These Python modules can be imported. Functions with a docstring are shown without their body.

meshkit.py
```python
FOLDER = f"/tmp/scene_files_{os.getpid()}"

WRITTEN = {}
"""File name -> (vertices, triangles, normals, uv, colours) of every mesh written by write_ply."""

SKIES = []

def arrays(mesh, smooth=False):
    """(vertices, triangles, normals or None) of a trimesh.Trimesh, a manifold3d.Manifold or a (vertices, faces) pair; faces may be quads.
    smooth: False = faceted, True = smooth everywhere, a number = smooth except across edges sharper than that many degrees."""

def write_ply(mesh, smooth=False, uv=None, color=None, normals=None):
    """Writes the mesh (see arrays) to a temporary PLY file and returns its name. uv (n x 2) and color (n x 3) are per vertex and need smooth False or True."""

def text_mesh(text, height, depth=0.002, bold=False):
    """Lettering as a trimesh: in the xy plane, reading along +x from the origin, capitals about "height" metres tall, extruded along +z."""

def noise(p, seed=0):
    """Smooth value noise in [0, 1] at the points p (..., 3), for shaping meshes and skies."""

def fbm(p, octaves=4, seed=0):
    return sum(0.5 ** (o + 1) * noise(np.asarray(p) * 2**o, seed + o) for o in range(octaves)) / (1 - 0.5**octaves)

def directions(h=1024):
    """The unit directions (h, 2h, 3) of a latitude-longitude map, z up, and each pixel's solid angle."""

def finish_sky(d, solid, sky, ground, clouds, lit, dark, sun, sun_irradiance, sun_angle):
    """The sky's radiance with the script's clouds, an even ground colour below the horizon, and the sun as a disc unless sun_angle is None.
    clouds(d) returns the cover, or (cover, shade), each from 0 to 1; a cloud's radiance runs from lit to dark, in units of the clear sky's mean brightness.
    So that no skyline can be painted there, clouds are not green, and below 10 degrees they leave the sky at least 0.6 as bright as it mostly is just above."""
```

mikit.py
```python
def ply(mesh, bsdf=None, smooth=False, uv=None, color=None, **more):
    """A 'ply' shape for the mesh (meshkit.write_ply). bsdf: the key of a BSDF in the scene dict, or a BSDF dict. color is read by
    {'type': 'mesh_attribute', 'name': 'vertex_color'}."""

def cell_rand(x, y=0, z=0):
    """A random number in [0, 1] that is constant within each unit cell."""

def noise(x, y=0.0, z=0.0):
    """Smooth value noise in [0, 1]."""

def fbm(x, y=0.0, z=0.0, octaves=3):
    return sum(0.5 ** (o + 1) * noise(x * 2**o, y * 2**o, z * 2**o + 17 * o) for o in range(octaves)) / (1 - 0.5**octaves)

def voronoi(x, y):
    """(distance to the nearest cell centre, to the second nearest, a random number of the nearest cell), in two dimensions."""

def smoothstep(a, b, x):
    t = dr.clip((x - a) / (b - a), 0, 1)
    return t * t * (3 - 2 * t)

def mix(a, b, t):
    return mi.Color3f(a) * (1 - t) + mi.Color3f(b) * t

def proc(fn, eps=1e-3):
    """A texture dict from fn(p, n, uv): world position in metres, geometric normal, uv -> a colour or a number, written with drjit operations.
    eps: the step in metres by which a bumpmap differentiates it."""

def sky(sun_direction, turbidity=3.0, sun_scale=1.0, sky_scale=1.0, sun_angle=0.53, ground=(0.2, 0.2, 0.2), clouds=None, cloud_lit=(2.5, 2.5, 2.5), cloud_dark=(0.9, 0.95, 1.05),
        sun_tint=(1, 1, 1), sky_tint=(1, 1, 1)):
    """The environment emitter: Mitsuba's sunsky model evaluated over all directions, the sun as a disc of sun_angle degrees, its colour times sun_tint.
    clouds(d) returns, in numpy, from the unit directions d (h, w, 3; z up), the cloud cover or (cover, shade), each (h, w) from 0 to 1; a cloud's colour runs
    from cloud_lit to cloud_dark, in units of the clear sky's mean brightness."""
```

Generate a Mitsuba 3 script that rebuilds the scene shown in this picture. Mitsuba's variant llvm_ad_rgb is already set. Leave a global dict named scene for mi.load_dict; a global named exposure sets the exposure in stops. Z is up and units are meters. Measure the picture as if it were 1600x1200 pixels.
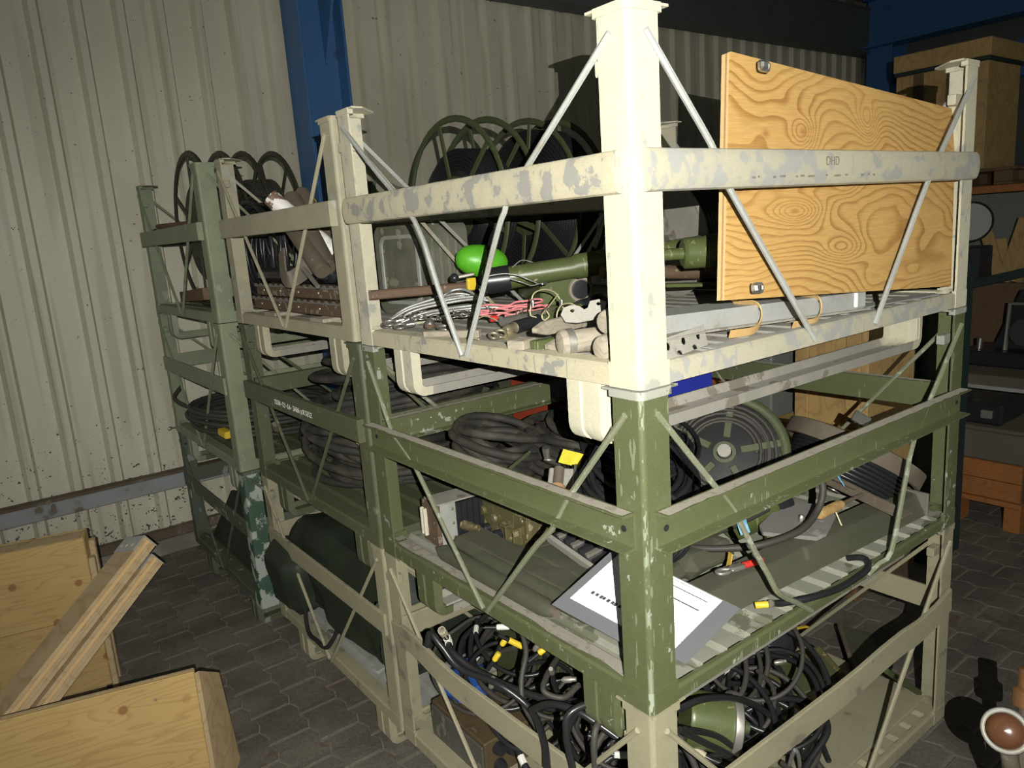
import math, random
import numpy as np, trimesh, mitsuba as mi, drjit as dr, mikit
from mikit import proc, noise, fbm, voronoi, cell_rand, smoothstep, mix
from meshkit import text_mesh, noise as nnoise
import shapely.geometry as sg
import manifold3d as m3

T = mi.ScalarTransform4f
V = np.array
RNG = np.random.default_rng(7)
scene, labels = {'type': 'scene'}, {}

# ------------------------------------------------------------------ camera, light, exposure
EYE = V([-0.8614, -0.8113, 1.5634])
FWD = V([0.58587, 0.78499, -0.20135])
UP = V([0.17662, 0.11880, 0.97708])
scene['camera'] = {'type': 'perspective', 'fov': 69.01, 'fov_axis': 'x', 'near_clip': 0.02, 'far_clip': 60.0,
                   'to_world': T().look_at(origin=EYE.tolist(), target=(EYE + FWD).tolist(), up=UP.tolist())}
RIGHT = np.cross(FWD, UP)
# the camera's own flash: a small lamp just right of and above the lens
FLASH = EYE + RIGHT * 0.065 + UP * 0.03 - FWD * 0.18
scene['flash'] = {'type': 'spot', 'to_world': T().look_at(origin=FLASH.tolist(), target=(FLASH + FWD).tolist(), up=UP.tolist()),
                  'cutoff_angle': 58.0, 'beam_width': 26.0, 'intensity': {'type': 'rgb', 'value': [10.2, 10.0, 9.2]}}
# weak daylight of the open hall behind the photographer
scene['hall_light'] = {'type': 'constant', 'radiance': {'type': 'rgb', 'value': [0.055, 0.058, 0.052]}}
exposure = 1.15

# ------------------------------------------------------------------ scene bookkeeping
def fresh(base):
    k, n = base, 0
    while k in used:
        n += 1
        k = f'{base}_{n:03d}'
    used.add(k)
    return k
used = set()

def thing(name, label, cat, group=None):
    k = fresh(name)
    labels[k] = {'label': label, 'category': cat}
    if group:
        labels[k]['group'] = group
    return k

def struct(name):
    k = fresh(name)
    labels[k] = {'kind': 'structure'}
    return k

def shape(key, mesh, mat, smooth=30, label=None, kind=None):
    scene[key] = mikit.ply(mesh, 'mat_' + mat, smooth=smooth)
    d = labels.setdefault(key, {}) if (label or kind) else None
    if label:
        d['label'] = label
    if kind:
        d['kind'] = kind
    return key

def part(root, name, mesh, mat, smooth=30, label=None, kind=None):
    return shape(fresh(root + '__' + name), mesh, mat, smooth, label, kind)

def solo(name, mesh, mat, label, cat, group=None, smooth=30, kind=None):
    k = thing(name, label, cat, group)
    shape(k, mesh, mat, smooth)
    if kind:
        labels[k]['kind'] = kind
    return k

# ------------------------------------------------------------------ mesh helpers
def cat(*ms):
    l = []
    for m in ms:
        l += list(m) if isinstance(m, (list, tuple)) else [m]
    return trimesh.util.concatenate([a for a in l if len(a.faces)])

def move(m, v=(0, 0, 0), R=None):
    m = m.copy()
    if R is not None:
        m.vertices = m.vertices @ np.asarray(R).T
    m.vertices = m.vertices + V(v, float)
    return m

def rot(axis, deg):
    a = V(axis, float); a /= np.linalg.norm(a)
    return trimesh.transformations.rotation_matrix(math.radians(deg), a)[:3, :3]

def frame(d, hint=(0, 0, 1)):
    """a rotation whose columns are x = d, y = sideways, z = nearest to hint"""
    x = V(d, float); x /= np.linalg.norm(x)
    h = V(hint, float)
    if abs(x @ h) > 0.99 * np.linalg.norm(h):
        h = V([1.0, 0.1, 0])
    y = np.cross(h, x); y /= np.linalg.norm(y)
    return np.stack([x, y, np.cross(x, y)], 1)

def cbox(lo, hi, b=0.003):
    lo, hi = V(lo, float), V(hi, float)
    b = min(b, 0.45 * (hi - lo).min())
    pts = []
    for s in np.ndindex(2, 2, 2):
        c = np.where(s, hi, lo); d = np.where(s, -b, b)
        for k in range(3):
            q = c + d; q[k] = c[k]; pts.append(q)
    return trimesh.convex.convex_hull(V(pts))

def bar(a, b, w, h, bev=0.002, hint=(0, 0, 1)):
    a, b = V(a, float), V(b, float)
    L = np.linalg.norm(b - a)
    return move(cbox((0, -w / 2, -h / 2), (L, w / 2, h / 2), bev), a, frame(b - a, hint))

def spline(pts, n=8, closed=False):
    p = V(pts, float)
    if closed:
        P = np.vstack([p[-1], p, p[:2]])
    else:
        P = np.vstack([2 * p[0] - p[1], p, 2 * p[-1] - p[-2]])
    t = np.linspace(0, 1, n, endpoint=False)[:, None]
    out = []
    for i in range(len(P) - 3):
        a, b, c, d = P[i:i + 4]
        out.append(0.5 * (2 * b + (c - a) * t + (2 * a - 5 * b + 4 * c - d) * t**2 + (3 * b - a - 3 * c + d) * t**3))
    out = np.vstack(out)
    return out if closed else np.vstack([out, p[-1]])

def sweep(path, section, closed=False, hint=(0, 0, 1), caps=True, scale=None, fixed=False):
    """a section polygon (k x 2) carried along a polyline"""
    p = V(path, float); s = V(section, float); n, k = len(p), len(s)
    if closed:
        t = np.roll(p, -1, 0) - np.roll(p, 1, 0)
    else:
        t = np.gradient(p, axis=0)
    t /= np.linalg.norm(t, axis=1, keepdims=True) + 1e-12
    h = V(hint, float)
    if abs(t[0] @ h) > 0.95:
        h = V([0.3, 1, 0.1])
    a = np.cross(h, t[0]); a /= np.linalg.norm(a)
    A = [a]
    for i in range(1, n):
        if fixed:
            a = np.cross(V(hint, float), t[i])
        else:
            a = A[-1] - t[i] * (A[-1] @ t[i])
        a = a / (np.linalg.norm(a) + 1e-12)
        A.append(a)
    A = V(A); B = np.cross(t, A)
    sc = np.ones(n) if scale is None else V(scale, float)
    v = p[:, None] + (A[:, None] * s[None, :, :1] + B[:, None] * s[None, :, 1:]) * sc[:, None, None]
    v = v.reshape(-1, 3)
    m = n if closed else n - 1
    i, j = np.meshgrid(np.arange(m), np.arange(k), indexing='ij')
    i2, j2 = (i + 1) % n, (j + 1) % k
    q = np.stack([i * k + j, i * k + j2, i2 * k + j2, i2 * k + j], -1).reshape(-1, 4)
    f = np.vstack([q[:, [0, 1, 2]], q[:, [0, 2, 3]]])
    mesh = trimesh.Trimesh(v, f, process=False)
    if caps and not closed:
        tri = trimesh.creation.triangulate_polygon(sg.Polygon(s), engine='earcut')
        cf = V(tri[1]); cv = V(tri[0])
        d = ((cv[:, None] - s[None]) ** 2).sum(-1).argmin(1)
        cf = d[cf]
        a3 = s[cf]
        area = (a3[:, 1, 0] - a3[:, 0, 0]) * (a3[:, 2, 1] - a3[:, 0, 1]) - (a3[:, 2, 0] - a3[:, 0, 0]) * (a3[:, 1, 1] - a3[:, 0, 1])
        cf = np.where(area[:, None] < 0, cf[:, ::-1], cf)
        vv = np.vstack([v, v[:k], v[-k:]])
        f2 = np.vstack([f, cf[:, ::-1] + len(v), cf + len(v) + k])
        mesh = trimesh.Trimesh(vv, f2, process=False)
    return mesh

def circ(r, n=10, ry=None):
    a = np.arange(n) * 2 * np.pi / n
    return np.stack([np.cos(a) * r, np.sin(a) * (ry or r)], 1)

def tube(pts, r, n=8, smooth=0, closed=False):
    p = spline(pts, smooth, closed) if smooth else V(pts, float)
    return sweep(p, circ(r, n), closed)

def lathe(profile, at=(0, 0, 0), axis=(0, 0, 1), n=24):
    """profile: (radius, height) pairs along the axis, radius 0 at the closed ends"""
    p = V(profile, float); k = len(p)
    a = np.arange(n) * 2 * np.pi / n
    v = np.stack([np.cos(a)[:, None] * p[:, 0], np.sin(a)[:, None] * p[:, 0], np.broadcast_to(p[:, 1], (n, k))], -1).reshape(-1, 3)
    i, j = np.meshgrid(np.arange(n), np.arange(k - 1), indexing='ij')
    i2 = (i + 1) % n
    q = np.stack([i * k + j, i2 * k + j, i2 * k + j + 1, i * k + j + 1], -1).reshape(-1, 4)
    m = trimesh.Trimesh(v, np.vstack([q[:, [0, 1, 2]], q[:, [0, 2, 3]]]), process=False)
    F = frame(axis)
    return move(m, at, F[:, [1, 2, 0]])

def torus(c, axis, R, r, n=28, k=8, ry=None):
    F = frame(axis)
    a = np.arange(n) * 2 * np.pi / n
    pts = V(c) + R * (np.cos(a)[:, None] * F[:, 1] + np.sin(a)[:, None] * F[:, 2])
    return sweep(pts, circ(r, k, ry), closed=True, hint=axis, fixed=False)

def prism(poly, h, at=(0, 0, 0), R=None):
    m = trimesh.creation.extrude_polygon(poly if hasattr(poly, 'exterior') else sg.Polygon(poly), h, engine='earcut')
    return move(m, at, R)

def rpoly(w, h, r, n=5):
    return sg.box(-w / 2 + r, -h / 2 + r, w / 2 - r, h / 2 - r).buffer(r, quad_segs=n)

def hullmesh(pts):
    return trimesh.convex.convex_hull(V(pts, float))

# ------------------------------------------------------------------ materials
def P(x):
    return {'type': 'rgb', 'value': list(x)}
def flat(name, c, rough=0.6, metal=0.0, spec=0.5, **more):
    scene['mat_' + name] = {'type': 'twosided', 'bsdf': {'type': 'principled', 'base_color': P(c) if not isinstance(c, dict) else c, 'roughness': rough, 'metallic': metal, 'specular': spec, **more}}
    return name
def bumped(name, c, fn, h, rough=0.6, metal=0.0, spec=0.5, eps=1e-3):
    scene['mat_' + name] = {'type': 'twosided', 'bsdf': {'type': 'bumpmap', 'tex': proc(fn, eps), 'scale': h,
                   'bsdf': {'type': 'principled', 'base_color': P(c) if not isinstance(c, dict) else c, 'roughness': rough, 'metallic': metal, 'specular': spec}}}
    return name

def worn(base, chip, dirt, chips=0.72, scale=28.0, dirtiness=0.5, streak=0.0, corner=False):
    """old paint: blotches, dust, chips through to the primer or zinc, small scratches"""
    def fn(p, n, uv):
        big = fbm(p.x * 7 + 3, p.y * 7, p.z * 5, 3)
        mid = fbm(p.x * scale, p.y * scale, p.z * scale * 0.7, 4)
        fine = noise(p.x * 420, p.y * 420, p.z * 420)
        c = mix(base, dirt, dirtiness * smoothstep(0.42, 0.72, big * 0.6 + mid * 0.4))
        c = c * (0.93 + 0.14 * fine)
        ch = smoothstep(chips, chips + 0.03, mid * 0.65 + big * 0.35 + 0.05 * fine)
        c = mix(c, chip, ch)
        if streak:
            s = noise(p.x * 90, p.y * 90, p.z * 6) * noise(p.x * 260, p.y * 260, p.z * 35)
            c = mix(c, chip, streak * smoothstep(0.52, 0.6, s))
        if corner:      # bare line where the outer corner has been knocked
            e = smoothstep(0.009, 0.004, dr.abs(p.x) + dr.abs(p.y)) * smoothstep(0.46, 0.56, 0.5 * noise(p.z * 38, 1.0, 0.0) + 0.5 * noise(p.x * 400, p.y * 400, p.z * 90))
            c = mix(c, chip, e)
        return c
    return proc(fn)

flat('paint_cream', worn((0.46, 0.435, 0.325), (0.30, 0.295, 0.26), (0.38, 0.365, 0.29), 0.69, 34, 0.6, 0.5, True), 0.7, spec=0.3)
flat('paint_cream_worn', worn((0.42, 0.385, 0.27), (0.245, 0.24, 0.215), (0.33, 0.31, 0.245), 0.60, 34, 0.8, 0.8), 0.7, spec=0.3)
flat('paint_sand', worn((0.325, 0.30, 0.205), (0.30, 0.30, 0.25), (0.24, 0.22, 0.165), 0.66, 24, 0.7, 0.2), 0.6)
flat('paint_olive', worn((0.084, 0.096, 0.043), (0.27, 0.31, 0.24), (0.100, 0.106, 0.058), 0.725, 70, 0.6, 0.4, True), 0.42)
flat('paint_olive_dark', worn((0.078, 0.087, 0.046), (0.16, 0.18, 0.12), (0.10, 0.10, 0.065), 0.70, 40, 0.6, 0.3), 0.5)
flat('paint_pale_green', worn((0.185, 0.212, 0.13), (0.22, 0.25, 0.19), (0.14, 0.15, 0.10), 0.68, 30, 0.7, 0.2), 0.55)
flat('paint_khaki', worn((0.27, 0.25, 0.165), (0.17, 0.155, 0.115), (0.215, 0.20, 0.14), 0.68, 26, 0.6, 0.2), 0.6)
flat('paint_flaking', worn((0.035, 0.075, 0.05), (0.30, 0.33, 0.30), (0.05, 0.075, 0.05), 0.555, 26, 0.6, 0.0), 0.6)
flat('zinc', worn((0.36, 0.37, 0.35), (0.30, 0.28, 0.23), (0.24, 0.235, 0.20), 0.66, 20, 0.7, 0.0), 0.5, 0.2)
flat('dusty_steel', worn((0.24, 0.23, 0.20), (0.17, 0.15, 0.12), (0.31, 0.29, 0.25), 0.66, 18, 0.7, 0.0), 0.65)
flat('deck_grey', worn((0.22, 0.225, 0.18), (0.12, 0.125, 0.085), (0.27, 0.265, 0.225), 0.62, 16, 0.8, 0.0), 0.6)
def wallfn(p, n, uv):
    big = fbm(p.x * 1.3, p.y, p.z * 1.1, 3)
    fine = noise(p.x * 300, p.y * 300, p.z * 300)
    c = mix((0.545, 0.525, 0.415), (0.47, 0.45, 0.35), smoothstep(0.35, 0.7, big)) * (0.95 + 0.1 * fine)
    streak = noise(p.x * 34, 0.0, p.z * 0.9)
    c = mix(c, (0.37, 0.35, 0.26), 0.5 * smoothstep(0.62, 0.8, streak))
    # moss and dirt spots, thickest where rain splashes up at the foot of the sheet
    sp = fbm(p.x * 40, p.y * 40, p.z * 26, 4) * 0.62 + 0.38 * noise(p.x * 150, 3.0, p.z * 110)
    low = smoothstep(1.0, 0.25, p.z)
    c = mix(c, (0.075, 0.07, 0.05), smoothstep(0.77 - 0.12 * low, 0.81 - 0.12 * low, sp))
    return c
flat('wall_paint', proc(wallfn), 0.5)
def concfn(p, n, uv):
    m = fbm(p.x * 9, p.y * 9, p.z * 9, 4)
    return mix((0.30, 0.28, 0.24), (0.17, 0.155, 0.13), smoothstep(0.35, 0.65, m)) * (0.85 + 0.3 * noise(p.x * 200, p.y * 200, p.z * 200))
flat('concrete', proc(concfn), 0.9)
def paverfn(p, n, uv):
    m = fbm(p.x * 6, p.y * 6, 0.0, 4)
    b = cell_rand((p.x + 0.0035) / 0.136, p.y / 0.0893)
    c = mix((0.130, 0.116, 0.096), (0.092, 0.082, 0.070), smoothstep(0.3, 0.7, m)) * (0.9 + 0.2 * b)
    c = c * (0.8 + 0.4 * noise(p.x * 240, p.y * 240, 0.0))
    c = mix(c, (0.085, 0.05, 0.038), 0.5 * smoothstep(0.70, 0.78, fbm(p.x * 14 + 9, p.y * 14, 2.0, 3)))
    return c
def paverbump(p, n, uv):
    return fbm(p.x * 90, p.y * 90, p.z * 90, 3)
bumped('paver', proc(paverfn), paverbump, 0.0025, 0.75)
def sandfn(p, n, uv):
    return mix((0.20, 0.185, 0.145), (0.14, 0.125, 0.10), noise(p.x * 160, p.y * 160, 0.0))
flat('joint_sand', proc(sandfn), 0.95)
flat('blue_paint', worn((0.040, 0.125, 0.30), (0.03, 0.07, 0.16), (0.05, 0.11, 0.22), 0.75, 10, 0.5, 0.0), 0.45)
flat('dark_beam', worn((0.085, 0.10, 0.095), (0.05, 0.055, 0.05), (0.07, 0.075, 0.07), 0.75, 8, 0.5, 0.0), 0.6)
flat('ceiling_sheet', (0.10, 0.095, 0.08), 0.6)
flat('sill_wood', worn((0.105, 0.075, 0.05), (0.18, 0.16, 0.13), (0.14, 0.12, 0.095), 0.62, 14, 0.6, 0.3), 0.8)
flat('guard_rail', worn((0.27, 0.285, 0.30), (0.13, 0.11, 0.08), (0.20, 0.20, 0.19), 0.66, 14, 0.6, 0.2), 0.5)

# ------------------------------------------------------------------ the hall
YW, XE, ZC = 3.40, 7.15, 3.62
k = struct('floor')
shape(k, cbox((-4, -3.5, -0.06), (9, 4.2, -0.0035), 0.001), 'joint_sand', False)
def block(i, j):
    """one interlocking paver: straight joints along x, wavy joints along y"""
    xb, P2 = -0.0035 + 0.136 * i, 0.0893
    y0 = 2.026 - 0.1786 * j - (P2 if i % 2 else 0)
    ys = y0 - V([0, 0.5, 1, 1.5, 2]) * P2
    wob = V([-1, 1, -1, 1, -1]) * 0.007
    g = 0.002
    Lp = [(xb - 0.136 + w + g, y) for w, y in zip(wob, ys)]
    Rp = [(xb + w - g, y) for w, y in zip(wob, ys)]
    q = V(Lp + Rp[::-1]); c = q.mean(0)
    q[:, 1] = c[1] + (q[:, 1] - c[1]) * (1 - 0.0045 / 0.0893)
    inn = c + (q - c) * V([0.955, 0.965])
    h = float(RNG.uniform(-0.0012, 0.0012)); n = len(q)
    v = np.vstack([np.c_[q, np.full(n, -0.02)], np.c_[q, np.full(n, h - 0.0022)], np.c_[inn, np.full(n, h)]])
    f = []
    for a in range(n):
        b = (a + 1) % n
        for o in (0, n):
            f += [(o + a, o + b, o + n + b), (o + a, o + n + b, o + n + a)]
    for a in range(4):       # the top as a strip between the two wavy sides
        o = 2 * n
        f += [(o + a, o + a + 1, o + n - 2 - a), (o + a, o + n - 2 - a, o + n - 1 - a)]
    m = trimesh.Trimesh(v, f, process=False)
    if m.face_normals[-1][2] < 0:
        m.invert()
    return m, V([c[0], c[1], 0])
near, rest = [], []
for i in range(-16, 52):
    for j in range(-9, 26):
        m, c = block(i, j)
        if c[1] > YW - 0.05 or c[1] < -2.6:
            continue
        q = c - EYE; d = q @ FWD
        u, w = (q @ RIGHT) / max(d, .01) * 1163.8, -(q @ np.cross(RIGHT, FWD)) / max(d, .01) * 1163.8
        seen = d > 0.3 and abs(u) < 830 and abs(w) < 640
        hid = 0.1 < c[0] < 1.15 and c[1] < 3.0         # below the racks
        if seen and not hid:
            near.append((float(np.linalg.norm(q)), m))
        elif abs(u) < 1300 and d > 0:
            rest.append(m)
near.sort(key=lambda a: a[0])
for _, m in near[:298]:
    shape(fresh('floor__paver'), m, 'paver', 20)
rest += [m for _, m in near[298:]]
shape('floor__far_pavers', cat(rest), 'paver', 20, kind='stuff')

k = struct('wall_back')
shape(k, cbox((-3, YW + 0.03, 0), (XE + .2, YW + 0.12, ZC), 0.001), 'concrete', False)
def sheet(x0, n, z0, z1, y, P1=0.184):
    pr = []
    for a in range(n):
        x = x0 + a * P1
        pr += [(x, 0), (x + 0.018, -0.036), (x + 0.050, -0.036), (x + 0.064, 0)]
    pr.append((x0 + n * P1 + 0.004, 0))
    pr = V(pr)
    v = np.vstack([np.c_[pr[:, 0], y + pr[:, 1], np.full(len(pr), z)] for z in (z0, z1)])
    N = len(pr)
    f = [(a, a + 1, N + a + 1) for a in range(N - 1)] + [(a, N + a + 1, N + a) for a in range(N - 1)]
    return trimesh.Trimesh(v, f, process=False)
for a in range(-2, 8):
    part('wall_back', 'ribbed_sheet', sheet(-0.336 + a * 0.92, 5, 0.125, 3.25, YW - 0.001 * (a % 2)), 'wall_paint', False)
k = struct('trim_1')
shape(k, cbox((-3, YW - 0.09, 0), (XE, YW + 0.03, 0.085), 0.006), 'concrete', label='concrete plinth at the foot of the ribbed wall')
part(k, 'sill', cbox((-3, YW - 0.075, 0.085), (XE, YW - 0.035, 0.135), 0.004), 'sill_wood')
k = struct('trim_2')
shape(k, cbox((-3, YW - 0.10, 0.352), (2.2, YW - 0.033, 0.43), 0.005), 'guard_rail', label='grey guard rail along the ribbed wall')
part(k, 'top_board', cbox((-3, YW - 0.098, 0.43), (2.2, YW - 0.033, 0.444), 0.002), 'sill_wood')
k = struct('trim_3')
shape(k, cat(cbox((-3, YW - 0.22, 3.03), (XE, YW - 0.20, 3.42), 0.004), cbox((-3, YW - 0.24, 3.02), (XE, YW - 0.06, 3.035), 0.003),
             cbox((-3, YW - 0.24, 3.41), (XE, YW - 0.06, 3.425), 0.003)), 'dark_beam', label='dark steel eaves beam along the top of the wall')
k = struct('ceiling')
xs = np.arange(-3, XE + 0.3, 0.17)
pr = np.concatenate([[(x, 0), (x + 0.05, 0), (x + 0.07, 0.04), (x + 0.15, 0.04)] for x in xs])
N = len(pr)
v = np.vstack([np.c_[pr[:, 0], np.full(N, y), ZC - pr[:, 1]] for y in (-1.5, YW + 0.1)])
shape(k, trimesh.Trimesh(v, [(a, a + 1, N + a + 1) for a in range(N - 1)] + [(a, N + a + 1, N + a) for a in range(N - 1)], process=False), 'ceiling_sheet', False)
k = struct('wall_right')
shape(k, cbox((XE, -4, 0), (XE + 0.1, YW + 0.1, ZC), 0.001), 'dark_beam', False)

def hcolumn(x0, x1, y0, y1, z1):
    t = 0.014
    return cat(cbox((x0, y0, 0), (x0 + t, y1, z1), .003), cbox((x1 - t, y0, 0), (x1, y1, z1), .003), cbox((x0, (y0 + y1) / 2 - .005, 0), (x1, (y0 + y1) / 2 + .005, z1), .002))
k = struct('trim_4')
shape(k, hcolumn(0.855, 1.115, 3.11, 3.33, 3.6), 'blue_paint', label='blue steel column of the hall standing against the ribbed wall')
part(k, 'bracket', cat(cbox((0.84, 3.07, 2.86), (1.13, 3.11, 3.02), .004), hullmesh([(0.975, 3.10, 2.5), (0.989, 3.10, 2.5), (0.975, 2.9, 2.87), (0.989, 2.9, 2.87), (0.975, 3.11, 2.87), (0.989, 3.11, 2.87)])), 'blue_paint')
k = struct('trim_5')
shape(k, hcolumn(6.75, 7.05, 2.95, 3.2, 3.6), 'blue_paint', label='blue steel column in the corner of the hall')
k = struct('trim_6')
shape(k, cat(cbox((6.75, -3.5, 3.05), (6.77, 3.2, 3.5), .004), cbox((6.65, -3.5, 3.05), (6.87, 3.2, 3.07), .004), cbox((6.65, -3.5, 3.48), (6.87, 3.2, 3.5), .004)), 'blue_paint', label='blue steel beam across the hall below the ceiling')
k = struct('trim_7')
shape(k, bar((6.78, 3.0, 2.35), (6.78, 1.2, 3.06), 0.10, 0.10), 'blue_paint', label='blue knee brace between the corner column and the beam')
k = struct('trim_8')
shape(k, cbox((6.72, -3.5, 2.55), (6.80, 3.0, 2.68), .004), 'blue_paint', label='blue side rail along the right wall')

# ------------------------------------------------------------------ stacking pallets
PW, HT = 0.0652, 0.589        # width of a post's leg, height of one tier
LX, LY = 1.209, 1.0
def lsec(sx, sy, w=PW, t=0.005, r=0.010):
    """an angle post's section with a rounded outer corner at the origin, legs towards (sx, sy)"""
    a = [math.radians(x) for x in (180, 202, 225, 248, 270)]
    o = [(r + r * math.cos(q), r + r * math.sin(q)) for q in a]
    p = V([(0, w)] + o + [(w, 0), (w, t), (t, t), (t, w)])
    p = p * V([sx, sy])
    return sg.Polygon(p)
def rail_sections(kind):
    # (outwards, up) with the post's face at 0
    if kind == 'round':
        a = np.linspace(-90, 90, 9) * math.pi / 180
        return [(0.0, 0.033), (-0.002, 0.033), (-0.002, -0.033), (0.0, -0.033)] + [(0.004 + 0.017 * abs(math.cos(q)) ** .55, 0.033 * math.sin(q)) for q in a]
    if kind == 'channel':
        return [(0.0, -0.034), (0.030, -0.034), (0.030, -0.030), (0.005, -0.029), (0.005, 0.029), (0.030, 0.030), (0.030, 0.034), (0.0, 0.034)]
    if kind == 'box':
        return [(0.0, -0.033), (0.018, -0.033), (0.021, -0.030), (0.021, 0.030), (0.018, 0.033), (0.0, 0.033)]
    return [(0.0, -0.034), (0.007, -0.034), (0.009, -0.031), (0.009, 0.031), (0.007, 0.034), (0.0, 0.034)]

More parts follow.
